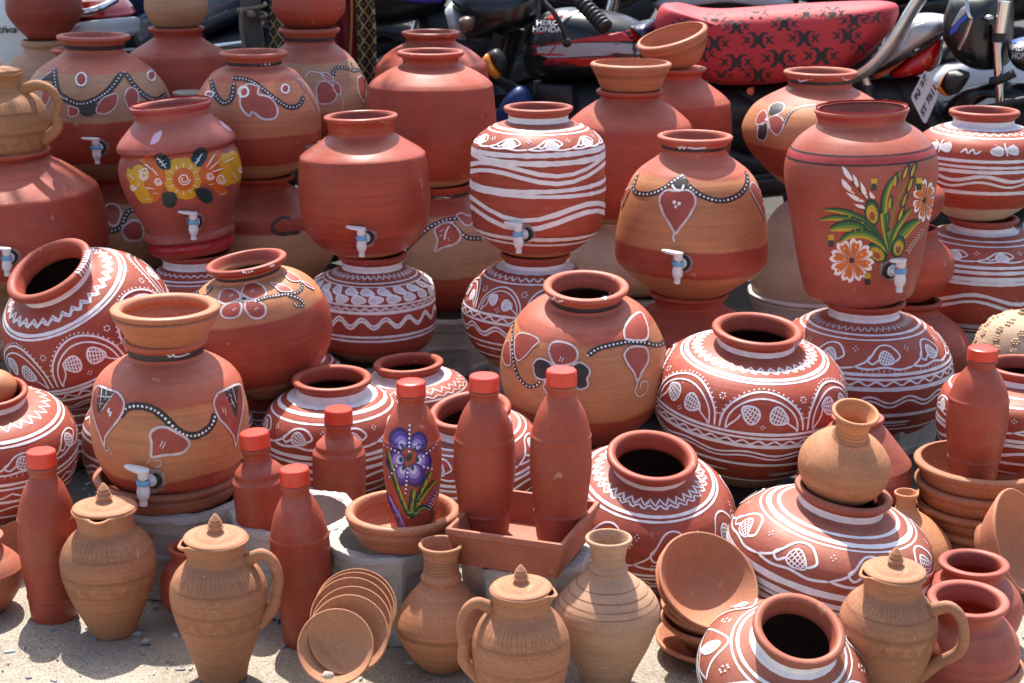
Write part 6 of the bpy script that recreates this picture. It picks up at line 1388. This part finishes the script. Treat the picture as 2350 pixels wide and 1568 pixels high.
# ---------------------------------------------------------------- white scooter at left
s3 = Side(at(0, 80, 5.35), at(280, 80, 5.05)); sc3 = empty('scooter', (0, 0, 0)); tag(sc3, 'white scooter with red tail lamp and chrome rail at upper left', 'scooter')
Zs = lambda pts: [(.1367*x, .1367*y) for x, y in pts]
body = puff('body_panel', s3.pic, Zs([(-900, -300), (-300, -420), (500, -380), (1100, -250), (1400, -60), (1500, 120), (1480, 420), (1300, 900), (900, 1500), (200, 1900), (-700, 1900), (-1000, 800)]), .16, WHP, sc3, pw=3.5)
puff('tail_panel', s3.pic, Zs([(1330, 430), (1560, 340), (2000, 290), (2075, 330), (2080, 480), (2040, 620), (1700, 760), (1350, 740)]), .13, WHP, sc3, off=.03, pw=4)
puff('tail_lamp', s3.pic, Zs([(1340, 20), (1450, -60), (1800, -50), (1950, 80), (2020, 210), (2010, 290), (1560, 320), (1480, 180)]), .12, REDL, sc3, off=.02, pw=3)
puff('lamp_trim', s3.pic, Zs([(1380, 60), (1450, 150), (1560, 330), (1400, 380), (1330, 200)]), .13, SILV, sc3, off=.02)
bar('chrome_rail', s3.pic, [(*Zs([(1200, 320)])[0], .16), (*Zs([(1400, 255)])[0], .18), (*Zs([(1650, 190)])[0], .19), (*Zs([(1850, 155)])[0], .19), (*Zs([(2120, 150)])[0], .17), (*Zs([(2180, 90)])[0], .12), (*Zs([(2100, -20)])[0], .04)], .0115, CHR, sc3, 12)
bar('trim_strip', s3.pic, [(*Zs([(-300, 820)])[0], .165), (*Zs([(0, 725)])[0], .17), (*Zs([(380, 600)])[0], .165)], .008, simple('dark_trim', (.08, .085, .09), .4), sc3)
sp3 = Paint(body, mpp(60, 5.3)); lettering('Activa', Zs([(-320, 560)])[0], (84, -1), (5, -17), sp3.pix, simple('scooter_badge', (.03, .03, .03), .3), body, .02)
wheel(s3, .05, .23, .23, sc3); puff('seat', s3.pic, Zs([(-700, -420), (300, -520), (1200, -420), (1250, -330), (300, -360), (-700, -280)]), .15, SEATV, sc3)
# ---------------------------------------------------------------- black motorcycle at the right edge
s4 = Side(at(2180, 100, 4.78), at(2420, 100, 4.62)); b4 = empty('motorcycle', (0, 0, 0)); tag(b4, 'black and blue motorcycle front with chrome fork at the right edge', 'motorcycle'); P4 = s4.pic
Z4 = lambda pts: [(1979+.1757*x, .1757*y) for x, y in pts]
cowl = puff('headlamp_cowl', P4, Z4([(1240, -80), (1160, 140), (1120, 320), (1150, 500), (1280, 700), (1380, 810), (1550, 890), (1720, 910), (1850, 850), (1900, 500), (1900, 100), (1850, -100), (1500, -150)]), .14, BLK, b4, pw=3)
cpn = Paint(cowl, mpp(80, 4.75)); cpn.base = .003; cpn.patch(Z4([(1165, 350), (1230, 220), (1300, 110), (1390, 40), (1385, 150), (1290, 230), (1200, 340)]), cpn.pix, GRY, 4); cpn.patch(Z4([(1150, 400), (1210, 340), (1300, 240), (1380, 170), (1370, 240), (1280, 320), (1240, 400), (1160, 465)]), cpn.pix, BLU, 4); cpn.finish({'grey_decal': 'stripe', 'blue_decal': 'stripe'})
bar('fork_cover', P4, [(*Z4([(2030, -20)])[0], .13), (*Z4([(1965, 390)])[0], .13)], .018, CHR, b4, 18); bar('fork_clamp', P4, [(*Z4([(1966, 380)])[0], .13), (*Z4([(1950, 500)])[0], .13)], .019, PLA, b4, 16)
bar('fork', P4, [(*Z4([(1900, 280)])[0], .11), (*Z4([(1930, 900)])[0], .11), (*Z4([(1960, 1500)])[0], .11), (*Z4([(1990, 2200)])[0], .11)], .0135, CHR, b4, 14)
bar('fork_brace', P4, [(*Z4([(1850, 1000)])[0], .125), (*Z4([(1960, 990)])[0], .13), (*Z4([(2150, 900)])[0], .12)], .012, PLA, b4)
bo = lathe_mesh([(.013*math.sin(t*.45), -.009*math.cos(t*.45)) for t in range(8)], 14); mk('bolt_cap', *xf(bo, Matrix.Translation(P4(*Z4([(1860, 185)])[0], .15))), CHR, b4)
bar('brake_lever', P4, [(*Z4([(1640, -60)])[0], .2), (*Z4([(1680, 120)])[0], .21), (*Z4([(1700, 210)])[0], .2), (*Z4([(1620, 400)])[0], .19), (*Z4([(1520, 575)])[0], .18)], .0055, CHR, b4)
puff('indicator_housing', P4, Z4([(1390, 840), (1500, 830), (1620, 870), (1630, 930), (1560, 1050), (1480, 1140), (1400, 1165), (1310, 1050), (1320, 920)]), .04, PLA, b4, off=.17, sm=False, sharp=30)
puff('indicator', P4, Z4([(1385, 850), (1340, 900), (1255, 1050), (1250, 1090), (1300, 1140), (1400, 1168), (1310, 1050), (1320, 930)]), .036, AMB, b4, off=.175)
puff('front_fender', P4, Z4([(1040, 1500), (1150, 1300), (1350, 1150), (1600, 1080), (1900, 1050), (2200, 1090), (2500, 1250), (2300, 1250), (1900, 1190), (1600, 1230), (1300, 1380), (1120, 1560)]), .06, BLK, b4, off=.0)
puff('tank_cover', P4, Z4([(1950, 520), (2150, 480), (2400, 560), (2400, 900), (2150, 920), (2000, 760)]), .12, BLK, b4); tk4 = Paint(b4.children[-1], mpp(110, 4.7)); tk4.base = .003; tk4.patch(Z4([(1950, 540), (2150, 490), (2300, 540), (2150, 590), (1970, 580)]), tk4.pix, BLU, 4)
lettering('HERO', Z4([(1968, 672)])[0], (40, 3), (1, -14), tk4.pix, GRY, b4.children[-1], .02); lettering('HONDA', Z4([(1968, 765)])[0], (48, 3), (1, -14), tk4.pix, GRY, b4.children[-2], .02); tk4.finish({'blue_decal': 'stripe'})
bar('crash_guard', P4, [(*Z4([(1780, 1400)])[0], .16), (*Z4([(2110, 1270)])[0], .18), (*Z4([(2500, 1180)])[0], .18)], .011, PLA, b4); wheel(s4, (P4(2330, 420)-s4.A).dot(s4.e), .29, .29, b4); puff('engine', P4, [(2400, 180), (2560, 180), (2600, 400), (2420, 420)], .13, ENG, b4)
# ---------------------------------------------------------------- white car flank behind the number plate
s5 = Side(at(2050, 200, 5.6), at(2350, 200, 5.5)); c5 = empty('scooter', (0, 0, 0)); tag(c5, 'pale scooter body showing between the number plate and the right motorcycle', 'scooter')
puff('body_panel', s5.pic, Z4([(700, 1000), (930, 850), (1270, 700), (1700, 640), (2200, 700), (2500, 900), (2500, 1400), (1900, 1600), (1200, 1560), (800, 1450)]), .16, WHP, c5, pw=4); puff('vent_slot', s5.pic, Z4([(985, 1275), (1080, 1240), (1225, 1215), (1230, 1225), (1090, 1265)]), .165, PLA, c5, pw=5)
puff('floor_board', s5.pic, Z4([(600, 1500), (1200, 1560), (1900, 1600), (1900, 1900), (700, 1800)]), .14, PLA, c5); puff('seat', s5.pic, Z4([(900, 800), (1200, 560), (1900, 520), (2300, 600), (2200, 680), (1700, 650), (1270, 700)]), .14, SEATV, c5)
wheel(s5, (s5.pic(2120, 400)-s5.A).dot(s5.e), .23, .23, c5); wheel(s5, (s5.pic(2500, 400)-s5.A).dot(s5.e), .23, .23, c5)
# ================================================================== POST WITH ROPE AND CROWN, CLOTH
bark = simple('grey_bark', (.105, .092, .078), .9, noise=.4, nscale=14, bump=1.0, bscale=60)
tr = empty('tree', at(580, 110, 4.9)); tp0 = at(580, 60, 4.9); tr.location = (tp0.x, tp0.y, 0); tag(tr, 'young tree with slim grey trunk tied with rope behind the left pots', 'tree')
rt = random.Random(5)
path = [(0, 0, 0), (.01, 0, .4), (-.004, .0, .8), (0, 0, 1.2), (-.03, .05, 1.8), (-.10, .15, 2.3)]; pp = curve3(path, 6); n_ = len(pp)
vs, fs = tube_mesh(pp, [.036-.010*i/n_+.003*math.sin(i*1.9)+rt.uniform(-.001, .001) for i in range(n_)], 14); mk('trunk', vs, fs, bark, tr)
for k in range(9):
    a = k*.7+.3; e_ = Vector((-.45+.75*math.cos(a), .62+.7*math.sin(a), 2.75+rt.uniform(-.15, .35))); st_ = Vector((-.05-.01*k % .05, .08, 1.75+.06*k)); vs, fs = tube_mesh(curve3([st_, (st_+e_)/2+Vector((0, 0, .12)), e_], 5), [.017*(1-.8*i/10) for i in range(11)], 7); mk('branch', vs, fs, bark, tr)
V_, F_ = [], []
cl = [(Vector((-.50, .66, 2.85)), (1.05, 1.05, .42))]
for k in range(13000):
    c, rd = cl[0]
    while True:
        d = Vector((rt.uniform(-1, 1), rt.uniform(-1, 1), rt.uniform(-1, 1)))
        if d.length < 1: break
    hole = math.sin(d.x*7+1)*math.sin(d.y*6+2)
    if d.length > .72 and hole < .05: continue
    if d.x > .55 and rt.random() < .55: continue
    p0 = c+Vector((d.x*rd[0], d.y*rd[1], d.z*rd[2])); L_ = rt.uniform(.05, .085); q_ = Vector((rt.uniform(-1, 1), rt.uniform(-1, 1), rt.uniform(-.6, .3))).normalized(); s_ = q_.orthogonal().normalized(); s_ = (s_+q_.cross(s_)*rt.uniform(-1, 1)).normalized(); o = len(V_)
    V_ += [p0, p0+q_*L_*.5+s_*L_*.28, p0+q_*L_*1.2, p0+q_*L_*.5-s_*L_*.28]; F_.append((o, o+1, o+2, o+3))
lm = simple('leaf_green', (.055, .11, .025), .5, noise=.35, nscale=3); lv = mk('crown', V_, F_, lm, tr, smooth=False); lv['kind'] = 'stuff'
ropem = simple('hemp_rope', (.23, .19, .14), .9, noise=.3, nscale=200, bump=.6, bscale=500); ro = empty('rope', tr.location); tag(ro, 'frayed hemp rope knotted round the slim grey trunk', 'rope')
zr_ = zat(36, 4.9); vs, fs = tube_mesh([Vector((.041*math.cos(a*.4), .041*math.sin(a*.4), zr_+.002*a)) for a in range(-2, 18)], .006, 8); mk('rope_turns', vs, fs, ropem, ro)
vs, fs = tube_mesh(curve3([Vector((0, -.044, zr_+.01)), Vector((-.02, -.054, zr_+.02)), Vector((-.026, -.05, zr_-.02)), Vector((-.022, -.046, zr_-.08)), Vector((-.018, -.046, zr_-.12))], 6), .006, 8); mk('rope_end', vs, fs, ropem, ro)
vs, fs = lathe_mesh([(.013*math.sin(t*.45), -.012*math.cos(t*.45)) for t in range(8)], 10); mk('rope_knot', *xf((vs, fs), Matrix.Translation((.004, -.048, zr_+.008))), ropem, ro)
def cloth_mat():
    m, n, b = newmat('black_gold_brocade'); L = n.links.new; tc = n.nodes.new('ShaderNodeTexCoord'); sx = n.nodes.new('ShaderNodeSeparateXYZ'); L(tc.outputs['Object'], sx.inputs[0])
    def M_(op, a, b_):
        x = n.nodes.new('ShaderNodeMath'); x.operation = op
        for i, k in enumerate((a, b_)):
            if isinstance(k, (int, float)): x.inputs[i].default_value = k
            else: L(k, x.inputs[i])
        return x.outputs[0]
    X, Z = M_('MULTIPLY', sx.outputs['X'], 1/.030), M_('MULTIPLY', sx.outputs['Z'], 1/.042)
    lines = []
    cell = []
    for sg in (1, -1):
        w_ = M_('FRACT', M_('ADD', M_('ADD', X, M_('MULTIPLY', Z, sg)), 50), 0); d = M_('ABSOLUTE', M_('SUBTRACT', w_, .5), 0); lines.append(M_('GREATER_THAN', d, .40)); cell.append(M_('LESS_THAN', d, .11))
    ln = M_('MAXIMUM', lines[0], lines[1]); ln = M_('MAXIMUM', ln, M_('MULTIPLY', M_('MULTIPLY', cell[0], cell[1]), .5)); mx = n.nodes.new('ShaderNodeMix'); mx.data_type = 'RGBA'; mx.inputs[6].default_value = (.010, .009, .009, 1); mx.inputs[7].default_value = (.36, .28, .10, 1); L(ln, mx.inputs[0]); L(mx.outputs[2], b.inputs['Base Color']); b.inputs['Roughness'].default_value = .6
    return m
def drape(name, u0, u1, v1a, v1b, Y, amp, nf, mat, parent, ztop=1.45, ph=0):
    x0, x1 = at(u0, 60, Y).x, at(u1, 60, Y).x; nx, nz = 40, 20; vs, fs = [], []
    for sgn in (0, .003):
        for j in range(nz+1):
            for i in range(nx+1):
                t = i/nx; zb = zat(v1a+(v1b-v1a)*t, Y); z = ztop+(zb-ztop)*j/nz; sl = (j/nz)
                vs.append((x0+(x1-x0)*t+.012*math.sin(z*9+ph)*sl, Y+sgn+amp*math.sin(t*nf*6.28+ph+z*1.2)*(.4+.6*sl), z))
    N = (nx+1)*(nz+1)
    for j in range(nz):
        for i in range(nx):
            a = j*(nx+1)+i; fs.append((a, a+nx+1, a+nx+2, a+1)); fs.append((N+a, N+a+1, N+a+nx+2, N+a+nx+1))
    return mk(name, vs, fs, mat, parent)
ct = empty('hanging_cloth', (0, 0, 0)); tag(ct, 'red cloth with black and gold diamond borders hanging right of the slim trunk', 'cloth'); cm = cloth_mat()
drape('patterned_border', 612, 705, 135, 125, 4.86, .016, 2.2, cm, ct); drape('patterned_border', 812, 856, 236, 224, 4.84, .012, 1.6, cm, ct, ph=1)
drape('red_panel', 690, 825, 300, 300, 4.90, .018, 3.1, simple('deep_red_cloth', (.20, .008, .012), .75, noise=.15, nscale=8), ct, ph=2); drape('gold_trim', 799, 805, 180, 182, 4.868, .004, .4, simple('gold_thread', (.40, .22, .06), .45), ct)
# ================================================================== groups of look-alikes
GROUPS = {'cement_planter': 'grey cement planters under the pots', 'clay_plate': 'shallow plates leaning in a row', 'clay_bowl': 'clay bowls', 'clay_dish': 'clay dishes holding pots and bottles', 'clay_jug': 'lidded clay jugs', 'clay_vase': 'unglazed clay vases',
          'painted_pot': 'painted clay pots', 'water_pot': 'large water pots', 'clay_pot': 'plain clay pots', 'motorcycle': 'motorcycles parked behind', 'scooter': 'scooters parked behind', 'pebble': 'loose pebbles'}
for o in bpy.data.objects:
    k = o.name.split('.')[0]
    if o.parent is None and k in GROUPS and 'group' not in o: o['group'] = GROUPS[k]
